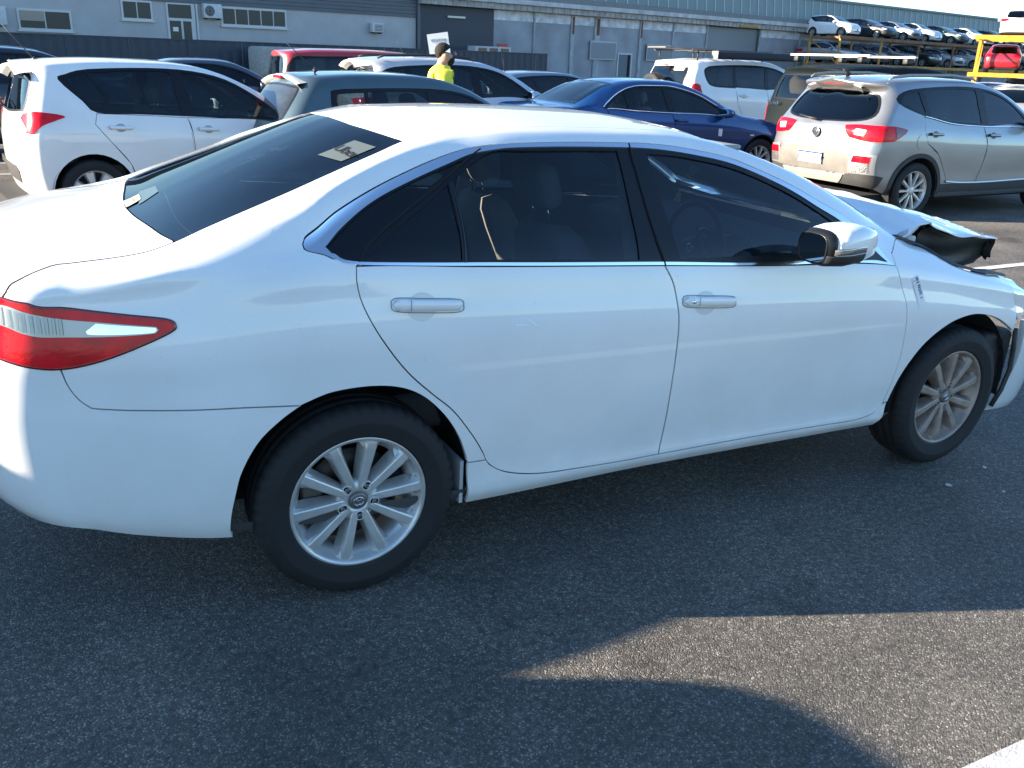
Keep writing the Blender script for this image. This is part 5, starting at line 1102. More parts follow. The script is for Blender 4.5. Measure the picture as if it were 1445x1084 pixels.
# white hatchback
def ex_hatch(root, S_, SDx, RRx):
    aerial(root, -.28, -.12, 1.515)
    m = MB(); m.grid([[(-.38 - .14*u, y, 1.490 - .004*u - .085*(y/.56)**2 - .02*u*u) for y in np.linspace(-.56, .56, 15)] for u in np.linspace(0, 1, 5)]); m.grid([[(-.52 + .09*u, y, 1.466 - .085*(y/.56)**2 - .05*u) for y in np.linspace(-.56, .56, 15)] for u in np.linspace(0, 1, 3)]); m.obj('roof_spoiler', P_WHITE2, root)
    wiper(root, -.02, -.56, 1.09, .30, -.52, 1.14)
TH = scaled('hatch', wb=2.42, H=1.545, rear=[(.2, -.57), (.32, -.61), (.55, -.64), (.75, -.635), (.9, -.61), (1.05, -.57), (1.25, -.50), (1.38, -.47), (1.46, -.56)], dlo=[(-.20, 1.275), (-.12, 1.32), (.1, 1.365), (.7, 1.385), (1.15, 1.365), (1.5, 1.295), (1.8, 1.15), (2.05, .975), (1.95, .925), (1.2, .955), (.5, .985), (.10, 1.0), (-.02, 1.10)],
    panes=[[(-.16, 1.268), (-.10, 1.295), (.06, 1.335), (.20, 1.14), (.16, 1.02), (.02, 1.11)], [(.09, 1.335), (.5, 1.36), (.90, 1.355), (.95, .985), (.5, 1.01), (.20, 1.025), (.24, 1.14)], [(1.03, 1.352), (1.48, 1.275), (1.77, 1.135), (1.98, .975), (1.92, .94), (1.08, .975)]],
    rdoor=[(.09, .995), (.5, .98), (.985, .955), (1.02, .8), (1.04, .5), (1.03, .29), (.6, .30), (.42, .36), (.36, .55), (.18, .76), (.06, .9)], fdoor=[(.995, .955), (2.12, .90), (2.2, .7), (2.18, .4), (2.1, .30), (1.04, .29), (1.05, .5), (1.03, .8)], handles=[(.30, .87), (1.20, .845)])
hatch, _ = make_car('white_hatchback', 'white hatchback with dark windows and red tail light, silver wheel covers', TH, P_WHITE2, Q, (-.37, 7.10, 0), R_(8), rimmat=mat('hubcap_silver', (.55, .55, .56), .35, .7), spokes=7, style='fan', rearglass=MIDG, extra=ex_hatch,
  lights=[('tail_light', 'wrap', ([(-.50, 1.075), (-.36, 1.06), (-.21, 1.035), (-.19, 1.02), (-.26, .995), (-.40, .94), (-.47, .87), (-.52, .87)], [(.72, .90), (.56, 1.0), (.60, 1.04), (.70, 1.06)]), LENSR, .006, 0),
          ('rear_diffuser', 'rc', [(0, .38), (.34, .38), (.40, .50), (.3, .54), (0, .54)], PLAST, .006, 0)])
# teal-grey small hatchback
def ex_swift(root, S_, SDx, RRx):
    aerial(root, -.20, -.28, 1.49, -.28, .26)
    m = MB(); m.grid([[(-.36 - .13*u, y, 1.458 - .08*(y/.55)**2 - .02*u) for y in np.linspace(-.55, .55, 13)] for u in np.linspace(0, 1, 4)]); m.grid([[(-.49 + .06*u, y, 1.438 - .08*(y/.55)**2 - .06*u) for y in np.linspace(-.55, .55, 13)] for u in np.linspace(0, 1, 3)]); sp = m.obj('roof_spoiler', mat('faded_clear', (.30, .31, .30), .6), root)
    m = MB(); m.box((-.50, -.12, 1.402), (-.478, .12, 1.430), ch=.006); m.obj('brake_light', LENSR, sp)
    wiper(root, .05, -.74, 1.07, .34, -.70, 1.10)
TS = scaled('hatch', wb=2.38, H=1.49, W=.845, dlo=[(-.20, 1.24), (-.14, 1.285), (.1, 1.30), (.7, 1.31), (1.2, 1.30), (1.6, 1.235), (1.95, 1.07), (2.12, .965), (2.0, .945), (1.2, .965), (.5, .985), (-.15, 1.0)], panes=[[(-.15, 1.225), (-.10, 1.25), (.20, 1.265), (.22, 1.01), (-.1, 1.02)], [(.25, 1.27), (.6, 1.28), (1.0, 1.275), (1.02, .985), (.25, 1.01)], [(1.14, 1.272), (1.58, 1.215), (1.9, 1.06), (2.05, .97), (1.15, .98)]], rear=[(.2, -.80), (.32, -.86), (.55, -.90), (.75, -.90), (.9, -.86), (1.05, -.77), (1.25, -.60), (1.38, -.49), (1.46, -.47)])
swift, _ = make_car('teal_hatchback', 'teal-grey small hatchback with dusty rear window, aerial and rear wiper', TS, P_TEAL, Q, (2.1, 6.55, 0), R_(5), glassm=MIDG, rearglass=dusty('dusty_glass', (.10, .13, .14), (.36, .40, .41), .07), extra=ex_swift, seatmat=mat('dark_seat', (.03, .03, .032), .9),
  lights=[('tail_light', 'wrap', ([(-.50, .98), (-.40, .94), (-.42, .75), (-.52, .70)], [(.72, .70), (.62, .74), (.60, .96)]), LENSR, .006, 0), ('dusty_tailgate', 'rc', [(0, .74), (.55, .74), (.58, .93), (.45, .985), (0, .985)], mat('road_dust', (.20, .205, .195), .8, noise=.3, nscale=6), .004, 0)])
# silver crossover, boot towards us
def ex_mg(root, S_, SDx, RRx):
    m = MB(); m.grid([[(-.52 - .12*u, y, 1.572 - .13*(y/.6)**2 - .02*u) for y in np.linspace(-.42, .42, 15)] for u in np.linspace(0, 1, 5)]); m.grid([[(-.64 + .06*u, y, 1.552 - .13*(y/.6)**2 - .065*u) for y in np.linspace(-.42, .42, 15)] for u in np.linspace(0, 1, 3)]); sp = m.obj('roof_spoiler', P_SILVER, root)
    m = MB(); m.box((-.646, -.16, 1.505), (-.61, .16, 1.53), ch=.008); m.obj('brake_light', LENSR, sp)
    wiper(root, .02, -.775, 1.10, .36, -.745, 1.135)
    e = number_plate(root, -.862, .0, .66, '1GVX 437', -6)
    m = MB(); m.tube([(-.42, 0, 1.615), (-.46, 0, 1.66), (-.52, 0, 1.672)], [.035, .022, .008], 8); m.obj('shark_fin', PLAST, root)
    for sd in (-1, 1):
        m = MB(); m.tube([(-.42, sd*.615, 1.575), (-.36, sd*.62, 1.605), (-.1, sd*.63, 1.63), (.6, sd*.63, 1.645), (1.0, sd*.62, 1.62), (1.08, sd*.62, 1.59)], [.008, .016, .018, .018, .016, .008], 8); m.obj('roof_rail', mat('rail_grey', (.25, .25, .25), .4, .6), root)
        P, N = skin_line(S_, SDx([(.52, .43), (.8, .41), (1.3, .405), (2.05, .42)]), .004, sd, 6); ribbon('sill_trim', P, N, .028, .012, mat('satin_silver', (.6, .6, .6), .3, .8), root)
        P, N = skin_line(S_, SDx([(.03, 1.185), (.5, 1.105), (1.2, 1.07), (2.0, 1.04)]), .003, sd, 6); ribbon('belt_trim', P, N, .014, .006, CHROME, root)
    em = bpy.data.objects.new('badge', None); COL.objects.link(em); em.parent = root; em.location = (-.825, 0, .955); em.rotation_euler = (0, 0, -math.pi/2)
    m = MB(); ring(m, .058, 0, .007, 8); ring(m, .048, .0, .004, 8); m.obj('badge_ring', CHROME, em)
    m = MB(); m.lathe([(.0001, -.006), (.046, -.004), (.05, .02)], 8); m.obj('badge_plate', mat('badge_dark', (.12, .12, .13), .3, .5), em)
    o = ob('badge_letters', text_mesh('MG', .05, CHROME), em); o.rotation_euler = (math.pi/2, 0, 0); o.location = (0, -.010, 0)
MGT = scaled('suv', rwin=[(0, 1.09), (.48, 1.11), (.68, 1.18), (.62, 1.36), (.47, 1.43), (0, 1.45)])
CLAD = mat('cladding', (.035, .035, .036), .65, noise=.3); BEZ = mat('grey_bumper', (.13, .12, .11), .6, noise=.2)
ra_ = MGT['R']*1.17
archtrim = lambda xc: [(xc + (ra_ + .045)*math.cos(a), MGT['R'] + (ra_ + .045)*math.sin(a)) for a in np.linspace(-.12, math.pi + .12, 20)] + [(xc + (ra_ - .004)*math.cos(a), MGT['R'] + (ra_ - .004)*math.sin(a)) for a in np.linspace(math.pi + .12, -.12, 20)]
mgc, _ = make_car('silver_crossover', 'silver crossover with red tail lights and white number plate, rear towards the sedan', MGT, P_SILVER, Q, (8.55, 4.88, 0), R_(-1), spokes=10, glassm=glass('light_tint_glass', (.45, .52, .52)), rearglass=glass('deep_tint_glass', (.12, .14, .15)), extra=ex_mg, seatmat=mat('dark_seat', (.03, .03, .032), .9),
  lights=[('tail_light', 'wrap', ([(-.52, 1.075), (-.35, 1.055), (-.27, 1.035), (-.30, 1.0), (-.42, .935), (-.52, .905)], [(.72, .90), (.50, .93), (.44, .985), (.40, 1.06), (.60, 1.075)]), LENSR, .008, 0),
          ('reverse_lens', 'yz', [(.56, .965), (.68, .955), (.70, 1.02), (.57, 1.03)], LW, .014, 0),
          ('lamp_tip', 'xz', [(-.46, 1.055), (-.35, 1.045), (-.29, 1.03), (-.32, 1.0), (-.44, .945)], mat('smoked_red', (.10, .006, .01), .1, coat=1.), .012, 0),
          ('bumper_insert', 'rc', [(0, .52), (.58, .52), (.60, .70), (.45, .775), (0, .785)], BEZ, .008, 0),
          ('rear_cladding', 'rc', [(0, .36), (.80, .36), (.86, .50), (.6, .52), (.4, .47), (0, .47)], CLAD, .006, 0),
          ('skid_plate', 'rc', [(0, .40), (.42, .40), (.50, .505), (0, .505)], mat('skid_silver', (.5, .47, .42), .4, .6), .016, 0),
          ('bumper_reflector', 'yz', [(.60, .66), (.80, .655), (.81, .73), (.62, .74)], LENSR, .014, 0),
          ('lamp_grille', 'yz', [(.60, .555), (.80, .55), (.80, .652), (.61, .655)], mat('mesh_grille', (.22, .22, .22), .35, .7, bump=1., bscale=60), .013, 0),
          ('lamp_surround', 'yz', [(.56, .53), (.84, .525), (.85, .75), (.59, .765)], mat('satin_silver', (.6, .6, .6), .3, .8), .009, 0),
          ('arch_trim', 'xz', archtrim(0), CLAD, .012, 0), ('arch_trim', 'xz', archtrim(MGT['wb']), CLAD, .012, 0),
          ('sill_cladding', 'xz', [(.36, .30), (.44, .40), (2.15, .40), (2.22, .30)], CLAD, .007, 0),
          ('fuel_flap', 'xz', [(-.02 + .085*math.cos(a), .90 + .085*math.sin(a)) for a in np.linspace(0, 2*math.pi, 25)[:-1]], P_SILVER, .0035, 0)])
# blue sedan
def ex_blue(root, S_, SDx, RRx):
    for sd in (-1, 1):
        P, N = skin_line(S_, SDx([(.0, 1.062), (.4, 1.044), (1.1, 1.012), (2.05, .965)]), .002, sd, 6); ribbon('belt_trim', P, N, .016, .008, CHROME, root)
        P, N = skin_line(S_, SDx([(-.06, 1.085), (.02, 1.14), (.22, 1.255), (.46, 1.34), (.7, 1.37), (1.1, 1.372), (1.38, 1.335), (1.67, 1.255), (1.96, 1.11)]), .002, sd, 6); ribbon('window_trim', P, N, .016, .008, CHROME, root)
        P, N = skin_line(S_, SDx([(2.52, .70), (2.56, .70), (2.60, .698)]), .004, sd, 5); ribbon('side_repeater', P, N, .022, .010, LW, root)
    patch_ = skin_panel('lot_sticker', S_, SDx([(1.92, .80), (1.99, .795), (1.99, .69), (1.92, .695)]), mat('sticker_film', (.72, .72, .74), .35), root, side=-1, gap=0, off=.006, lip=0, smooth=False)
TB = scaled('sedan')
blue, _ = make_car('blue_sedan', 'dark blue sedan with chrome window trim, grey seats and a lot sticker', TB, P_BLUE, Q, (6.36, 8.25, 0), R_(-1.5), glassm=GREYG, rearglass=GREYG, extra=ex_blue, seatmat=LG,
  lights=[('headlight', 'nose', ([(3.12, .76), (3.28, .73), (3.30, .64), (3.16, .66)], [(.70, .66), (.62, .72)]), LW, .006, 0), ('tail_light', 'wrap', ([(-.70, .98), (-.62, .95), (-.66, .82), (-.78, .78)], [(.7, .78), (.5, .82), (.5, .96)]), LENSR, .006, 0)])
# white four-wheel drive with spare wheel, rack and awning
def ex_prado(root, S_, SDx, RRx):
    m = MB(); m.box((-.30, -.95, 1.80), (2.0, -.76, 1.95), ch=.05); aw = m.obj('roof_awning', mat('awning_bag', (.012, .016, .024), .7, noise=.3), root)
    for x in (-.33, 1.99): m = MB(); m.box((x, -.955, 1.795), (x + .03, -.755, 1.955), ch=.01); m.obj('end_cap', mat('cap_steel', (.18, .18, .18), .5, .5), aw)
    rk = bpy.data.objects.new('roof_rack', None); COL.objects.link(rk); rk.parent = root
    for y in (-.66, .66): m = MB(); m.tube([(-.75, y, 1.96), (1.35, y, 1.96)], .018, 8); m.obj('side_bar', PLAST, rk)
    for x in np.linspace(-.72, 1.3, 7): m = MB(); m.box((x - .03, -.66, 1.935), (x + .03, .66, 1.955)); m.obj('cross_bar', PLAST, rk)
    for x in (-.6, .3, 1.1):
        for y in (-.66, .66): m = MB(); m.tube([(x, y, 1.76), (x, y, 1.94)], .016, 8); m.obj('rack_leg', PLAST, rk)
    m = MB(); m.box((-.93, .02, 1.99), (.40, .66, 2.015), ch=.008); m.obj('solar_board', mat('board_grey', (.16, .15, .14), .5), rk)
    # spare wheel on the tail door
    e = bpy.data.objects.new('spare_wheel', None); COL.objects.link(e); e.parent = root; e.location = (-1.10, .10, 1.12); e.rotation_euler = (0, 0, -math.pi/2)
    ob('tyre', tyre_mesh('tyre', .378, .22, .24, 48, False), e); m = MB(); m.lathe([(.0001, -.10), (.12, -.10), (.2, -.08), (.235, -.06), (.235, .05)], 32); m.obj('wheel_cover', mat('cover_bronze', (.20, .15, .12), .5, noise=.2), e)
    m = MB(); m.box((-.93, -.11, 1.655), (-.90, .13, 1.68), ch=.006); m.obj('brake_light', LENSR, root)
    m = MB(); m.box((-1.02, -.55, 1.0), (-1.0, -.40, 1.03)); m.obj('door_handle', PLAST, root)
    patch_ = skin_panel('window_paper', S_, RRx([(.20, 1.56), (.50, 1.56), (.52, 1.635), (.2, 1.64)]), mat('paper', (.75, .72, .66), .8), root, side=-1, gap=0, off=.002, lip=0, smooth=False)
    for sd in (-1, 1):
        rr = .378*1.17
        for xc in (0, 2.79): pass
prad, _ = make_car('white_four_wheel_drive', 'white four-wheel drive with spare wheel and black awning on its roof rack', scaled('fourwd'), P_WHITE2, Q, (12.1, 12.6, 0), R_(-1), spokes=6, glassm=MIDG, rearglass=TINT, extra=ex_prado, seatmat=LG,
  lights=[('tail_light', 'wrap', ([(-.68, 1.32), (-.60, 1.28), (-.58, 1.12), (-.62, 1.0), (-.70, .98)], [(.86, .98), (.80, 1.05), (.80, 1.30)]), LENSR, .012, 0),
          ('flare', 'xz', [((.46 + .06)*math.cos(a), .378 + (.46 + .06)*math.sin(a)) for a in np.linspace(.0, math.pi, 18)] + [(.445*math.cos(a), .378 + .445*math.sin(a)) for a in np.linspace(math.pi, .0, 18)], P_WHITE2, .025, 0), ('rear_bumper_trim', 'rc', [(0, .62), (.8, .62), (.84, .80), (0, .82)], mat('bumper_grey', (.45, .44, .43), .5), .01, 0)])
# dark green four-wheel drive behind the crossover
def ex_green(root, S_, SDx, RRx):
    for x in (-.45, .55):
        m = MB(); m.box((x - .035, -.82, 1.865), (x + .035, .82, 1.90), ch=.012); bar = m.obj('roof_bar', mat('bar_alloy', (.66, .63, .56), .45, .5), root)
        for y in (-.66, .66): m = MB(); m.box((x - .06, y - .05, 1.78), (x + .06, y + .05, 1.868), ch=.02); m.obj('bar_foot', PLAST, bar)
    o = ob('badge_lettering', text_mesh('V6 4x4', .09, CHROME), root); o.rotation_euler = (math.pi/2, 0, -math.pi/2); o.location = (-.985, .55, 1.14)
grn, _ = make_car('dark_green_four_wheel_drive', 'dark green four-wheel drive with two pale roof bars behind the silver crossover', scaled('fourwd', H=1.76), P_GREEN, Q, (11.0, 7.55, 0), R_(0), spokes=6, glassm=MIDG, rearglass=glass('beige_tint', (.30, .32, .30)), extra=ex_green, seatmat=BEIGE,
  lights=[('tail_light', 'wrap', ([(-.66, 1.15), (-.60, 1.12), (-.60, .80), (-.68, .78)], [(.86, .78), (.80, .82), (.80, 1.15)]), LENSR, .01, 0)])
# navy suv at the far left, silver hatch beside the white one, dark sedan, red van, white suv, grey small hatch
make_car('dark_navy_suv', 'dark navy wagon parked behind the silver hatchback by the fence', scaled('suv', H=1.62), P_NAVY, Q, (-1.75, 13.3, 0), R_(2), rearglass=MIDG, lights=[('tail_light', 'wrap', ([(-.52, 1.08), (-.35, 1.03), (-.5, .9)], [(.7, .92), (.5, 1.05)]), LENSR, .008, 0)])
make_car('silver_hatchback', 'silver older hatchback tucked behind the white hatchback', scaled('hatch', H=1.47, W=.83, wb=2.45), P_SILVER, Q, (-.30, 9.9, 0), R_(5), rearglass=GREYG, lights=[('tail_light', 'wrap', ([(-.60, .93), (-.52, .90), (-.52, .76), (-.6, .74)], [(.78, .74), (.50, .78), (.50, .92)]), LENSR, .008, 0), ('bumper_strip', 'rc', [(0, .50), (.7, .50), (.74, .62), (0, .64)], PLAST, .01, 0)])
make_car('dark_sedan', 'dark grey sedan standing between the white hatchback and the navy fence', scaled('sedan', H=1.50), paint('slate_paint', (.10, .115, .14), .3, .6), Q, (1.35, 15.5, 0), R_(-3), glassm=MIDG, rearglass=GREYG, seatmat=BEIGE)
def ex_red(root, S_, SDx, RRx): aerial(root, 2.1, -.6, 1.45, -.1, .5)
make_car('red_van', 'old red van with square rear window beyond the teal hatchback', scaled('van', H=1.75), P_RED, Q, (4.45, 14.3, 0), R_(-2), glassm=MIDG, rearglass=GREYG, extra=ex_red, cat='van')
def ex_wsuv(root, S_, SDx, RRx):
    for sd in (-1, 1): m = MB(); m.tube([(-.40, sd*.62, 1.62), (-.3, sd*.63, 1.655), (.5, sd*.64, 1.68), (1.0, sd*.63, 1.655), (1.1, sd*.62, 1.62)], .018, 8); m.obj('roof_rail', PLAST, root)
    m = MB(); m.grid([[(-.50 - .22*u, y, 1.605 - .09*(y/.6)**2 - .03*u) for y in np.linspace(-.60, .60, 13)] for u in np.linspace(0, 1, 5)]); m.grid([[(-.72 + .12*u, y, 1.575 - .09*(y/.6)**2 - .06*u) for y in np.linspace(-.60, .60, 13)] for u in np.linspace(0, 1, 3)]); m.obj('roof_spoiler', P_WHITE2, root)
    aerial(root, .15, -.15, 1.64, -.12, .22)
make_car('pale_silver_suv', 'pale silver suv with black roof rails beside the man in yellow', scaled('suv', H=1.66), paint('pale_silver', (.55, .56, .58), .35, .4), Q, (4.35, 10.4, 0), R_(-6), glassm=TINT, extra=ex_wsuv, lights=[('tail_light', 'wrap', ([(-.52, 1.08), (-.35, 1.03), (-.5, .9)], [(.7, .92), (.5, 1.05)]), LENSR, .008, 0)])
def ex_gsm(root, S_, SDx, RRx): aerial(root, -.25, -.1, 1.44, -.04, .22)
make_car('grey_small_hatchback', 'small silver-grey hatchback with pale rear screen behind the blue sedan', scaled('hatch', H=1.46, W=.83, wb=2.44), P_GREY, Q, (8.1, 13.6, 0), R_(6), glassm=MIDG, rearglass=GREYG, extra=ex_gsm, seatmat=mat('red_seat', (.12, .03, .03), .9), lights=[('tail_light', 'wrap', ([(-.50, .96), (-.30, .93), (-.36, .84), (-.55, .82)], [(.70, .82), (.58, .90)]), LENSR, .008, 0)])
# two tall vehicles parked behind the sedan, out of the picture on the left: their shadows reach across the foreground
make_car('grey_delivery_van', 'tall grey van parked behind the white sedan', scaled('van', H=2.24, wb=2.6, W=.95, R=.33, rw=.80, plan=[(-1.2, .995), (0, 1), (3.2, .95)], rear=[(.3, -1.06), (.6, -1.08), (1.0, -1.08), (1.3, -1.07), (1.6, -1.06), (1.75, -1.06)], rail=[(-1.05, 1.66), (-.3, 1.70), (.6, 1.70), (1.4, 1.68), (1.8, 1.60), (2.1, 1.40), (2.35, 1.18), (2.5, 1.08)], top=[(-1.06, 1.75), (-.3, 1.79), (.6, 1.80), (1.4, 1.775), (1.85, 1.66), (2.2, 1.42), (2.5, 1.17), (2.8, 1.08), (3.2, 1.0)]), paint('van_grey', (.3, .3, .31)), Matrix.Identity(4), (-7.5, 2.22, 0), math.pi, seats=False, low=True, cat='van')
make_car('white_wagon', 'white four-wheel drive parked nose out behind the white sedan', scaled('fourwd', H=1.88, rw=.86, plan=[(-.95, .985), (0, 1), (3.6, .9)]), P_WHITE2, Matrix.Identity(4), (-6.1, -.22, 0), math.pi, seats=False, low=True)
# ---------------------------------------------------------------- buildings, in the frame of the long facade
FAC = Q @ Matrix.Translation((4.9, 41.4, 0)) @ Matrix.Rotation(R_(10), 4, 'Z')         # x along the wall, -y towards the yard
def at(name, label, cat, x=0, y=0, z=0, group=None):
    o = thing(name, label, cat, group=group); o.matrix_world = FAC @ Matrix.Translation((x, y, z)); return o
RENDER_ = mat('grey_wall', (.44, .43, .43), .85, noise=.10, nscale=1.2, bump=.1)
NAVYW = mat('navy_sheet', (.034, .042, .060), .55, noise=.2, nscale=2); STEELB = mat('steel_blue_sheet', (.29, .31, .34), .6, noise=.3, nscale=.7); CLADG = mat('slate_cladding', (.10, .115, .13), .55, noise=.12, nscale=1.)
FRAMEW = mat('window_frame_white', (.55, .55, .54), .5); PANE = mat('dim_pane', (.05, .05, .047), .25, spec=.25); CONC = mat('weathered_beam', (.40, .39, .37), .85, noise=.3, nscale=3.); RUST = mat('rust', (.16, .07, .035), .85, noise=.5, nscale=3)
bl = at('office_building', 'pale grey office wall with windows above the navy fence', 'building')
def bx(nm, a, b, mt_, par, ch=0): m = MB(); m.box(a, b, ch=ch); return m.obj(nm, mt_, par)
wl = bx('wall', (-40, 0, 0), (13.45, 8, 3.56), RENDER_, bl)
for k in range(9): bx('cladding_board', (-40, -.06 - .012*(k % 2), 3.56 + k*.17), (13.45, 0 if k else .0, 3.56 + k*.17 + .155), CLADG, bl)
bx('upper_wall', (-40, .02, 3.57), (13.45, 8, 5.1), CLADG, bl); bx('parapet', (-40, -.1, 5.1), (13.5, 8, 5.25), CLADG, bl)
def window(par, x0, x1, z0, z1, n, fr=.06, blind=None):
    w_ = bx('window', (x0 - fr, -.05, z0 - fr), (x1 + fr, -.001, z1 + fr), FRAMEW, par)
    d = (x1 - x0)/n
    for k in range(n):
        bx('pane', (x0 + k*d + .025, -.058, z0 + .025), (x0 + (k+1)*d - .025, -.052, z1 - .025), PANE, w_)
    bx('sill', (x0 - fr - .05, -.12, z0 - fr - .06), (x1 + fr + .05, -.0, z0 - fr), FRAMEW, w_)
    if blind: bx('blind', (x0 + .03, -.062, z1 - blind), (x0 + d - .03, -.0585, z1 - .03), mat('blind_cream', (.35, .30, .24), .8), w_)
window(wl, -5.42, -3.5, 2.22, 2.92, 2, blind=.4); window(wl, -1.35, -.16, 2.80, 3.5, 2); window(wl, 3.02, 6.1, 2.76, 3.46, 5); window(wl, -9.5, -7.5, 2.2, 2.95, 2)
dr = bx('doorway', (.50, -.04, 1.2), (1.76, -.001, 3.54), FRAMEW, wl)
bx('transom', (.58, -.05, 2.92), (1.60, -.041, 3.48), PANE, dr); bx('door_leaf', (.60, -.05, 1.3), (1.10, -.041, 2.80), PANE, dr); bx('side_light', (1.20, -.05, 1.3), (1.56, -.041, 2.80), PANE, dr); bx('notice', (.72, -.055, 2.36), (.96, -.051, 2.54), mat('paper', (.75, .72, .66), .8), dr)
bx('gutter_pipe', (1.80, -.10, .5), (1.88, -.02, 3.55), FRAMEW, bl)
def aircon(x0, x1, z0, z1, nm, label, fan=True):
    e = at(nm, label, 'air conditioner', (x0 + x1)/2, -.02, z0); w_, h_ = x1 - x0, z1 - z0
    bx('casing', (-w_/2, -.36, 0), (w_/2, -.03, h_), mat('aircon_white', (.55, .56, .57), .5, noise=.1), e, .02)
    if fan:
        m = MB(); m.lathe([(.0001, -.37), (h_*.36, -.37), (h_*.38, -.355)], 24, Matrix.Translation((-w_*.18, 0, h_*.5))); f = m.obj('fan_grille', mat('fan_dark', (.05, .05, .055), .6), e)
        m = MB()
        for r in (.12, .22, .32): ring(m, h_*r, -.375, .006, 24, Matrix.Translation((-w_*.18, 0, h_*.5)))
        m.obj('grille_ring', mat('aircon_white', (.55, .56, .57), .5), f, kind='stuff')
    else:
        for k in range(5): bx('louvre', (-w_*.30, -.375, h_*(.15 + .15*k)), (w_*.42, -.361, h_*(.23 + .15*k)), mat('louvre_grey', (.16, .16, .16), .6), e)
    for x in (-w_*.35, w_*.35): bx('bracket', (x - .02, -.34, -.06), (x + .02, -.0, -.001), PLAST, e)
aircon(2.07, 2.9, 2.98, 3.58, 'air_conditioner', 'white outdoor air conditioner with fan beside the long window'); aircon(10.65, 11.27, 2.74, 3.18, 'air_conditioner', 'small wall air conditioner on the blank grey wall', False); aircon(-7.0, -5.92, 2.3, 3.0, 'air_conditioner', 'pale outdoor air conditioner at the end of the grey wall')
# long shed
sh = at('long_shed', 'long steel-blue shed with rusty posts, louvres and roller shutter', 'building')
bx('navy_wall', (13.62, -.10, 0), (18.5, 8, 4.22), NAVYW, sh); bx('corner_pipe', (13.46, -.2, 0), (13.61, -.05, 5.2), CLADG, sh); bx('tube_light', (15.36, -.22, 3.66), (16.48, -.101, 3.76), mat('tube_lamp', (.65, .63, .5), .4), sh)
bay = [18.52, 21.45, 24.4, 30.2, 33.2, 36.52]
for a, b in zip(bay[:-1], bay[1:]):
    bx('wall_sheet', (a + .03, .0, 0), (b - .03, .3, 3.72), STEELB, sh); bx('white_band', (a + .03, -.012, 3.725), (b - .03, .3, 4.24), mat('worn_white', (.66, .68, .72), .8, noise=.35, nscale=2.5), sh)
bx('shed_core', (18.5, .31, 0), (130, 20, 4.3), mat('shed_dark', (.05, .055, .06), .8), sh)
for x, wd in ((21.45, .10), (24.4, .26), (26.4, .42), (30.2, .22), (33.2, .12), (36.52, .12), (42.2, .14), (47, .14)):
    p_ = bx('post', (x - wd/2, -.10, 0), (x + wd/2, -.013, 4.24), mat('post_white', (.38, .40, .43), .8, noise=.3, nscale=2), sh)
    if wd > .2: bx('rust_streak', (x - wd*.15, -.106, 3.2), (x + wd*.42, -.1005, 4.15), RUST, p_)
def louvre(x0, x1, z0, z1):
    l_ = bx('louvre_panel', (x0, -.16, z0), (x1, -.11, z1), mat('louvre_frame', (.42, .43, .44), .6), sh); n = 14
    for k in range(n):
        z = z0 + .08 + (z1 - z0 - .16)*k/n; m = MB(); m.add([(x0 + .07, -.161, z), (x1 - .07, -.161, z), (x1 - .07, -.185, z - .01), (x0 + .07, -.185, z - .01), (x0 + .07, -.161, z + .055), (x1 - .07, -.161, z + .055)], [(0, 1, 2, 3), (3, 2, 5, 4)]); m.obj('slat', mat('slat_grey', (.26, .27, .28), .6), l_, fix=False)
louvre(25.84, 28.06, 1.82, 2.9); louvre(30.76, 33.0, 1.86, 2.88)
d_ = bx('door', (28.4, -.03, 0), (29.5, -.001, 2.18), mat('door_steel', (.12, .14, .17), .6), sh); bx('frame', (28.32, -.05, 0), (28.4, -.0, 2.25), FRAMEW, d_); bx('frame', (29.5, -.05, 0), (29.58, -.0, 2.25), FRAMEW, d_); bx('frame', (28.4, -.05, 2.18), (29.5, -.0, 2.26), FRAMEW, d_); bx('gap', (29.2, -.034, 0), (29.42, -.0305, 2.15), DARK, d_)
rs = bx('roller_shutter', (36.6, .10, 0), (42.1, .3, 4.2), mat('shutter', (.19, .21, .23), .5, .3), sh)
for k in range(24): bx('slat', (36.62, .07, 1.2 + k*.125), (42.08, .099, 1.2 + k*.125 + .105), mat('shutter', (.19, .21, .23), .5, .3), rs)
bx('yellow_sign', (39.2, -.62, 4.29), (41.2, -.58, 4.42), mat('faded_yellow', (.45, .28, .06), .7, noise=.3), sh)
for a in np.arange(42.3, 128, 4.8): bx('wall_sheet', (a + .04, .0, 0), (a + 4.76, .3, 3.72), STEELB, sh); bx('white_band', (a + .04, -.012, 3.725), (a + 4.76, .3, 4.24), mat('worn_white', (.66, .68, .72), .8), sh)
bx('eave_beam', (13.5, -.55, 4.25), (130, .4, 4.55), CONC, sh); bx('gutter', (13.5, -.75, 4.56), (130, -.45, 4.80), mat('gutter_pale', (.5, .5, .5), .7, noise=.3, nscale=2), sh)
for k, a in enumerate(np.arange(13.6, 60, .46)): bx('eave_rib', (a, -.585, 4.27), (a + .10, -.5505, 4.53), CONC, sh)
bx('roof_flashing', (13.5, -.6, 4.805), (130, 1.2, 5.1), mat('flashing', (.20, .21, .21), .8, noise=.2), sh)
m = MB(); m.add([(13.5, .3, 5.08), (130, .3, 5.08), (130, .5, 6.66), (13.5, .5, 6.66), (130, 20, 6.66), (13.5, 20, 6.66), (13.5, 20, 5.0), (130, 20, 5.0), (13.5, .3, 4.9), (130, .3, 4.9)], [(0, 1, 2, 3), (3, 2, 4, 5), (5, 4, 7, 6), (0, 3, 5, 6, 8), (1, 9, 7, 4, 2), (8, 9, 1, 0)]); m.obj('roof', mat('roof_sheet', (.16, .215, .21), .5, noise=.12, nscale=.8), sh)
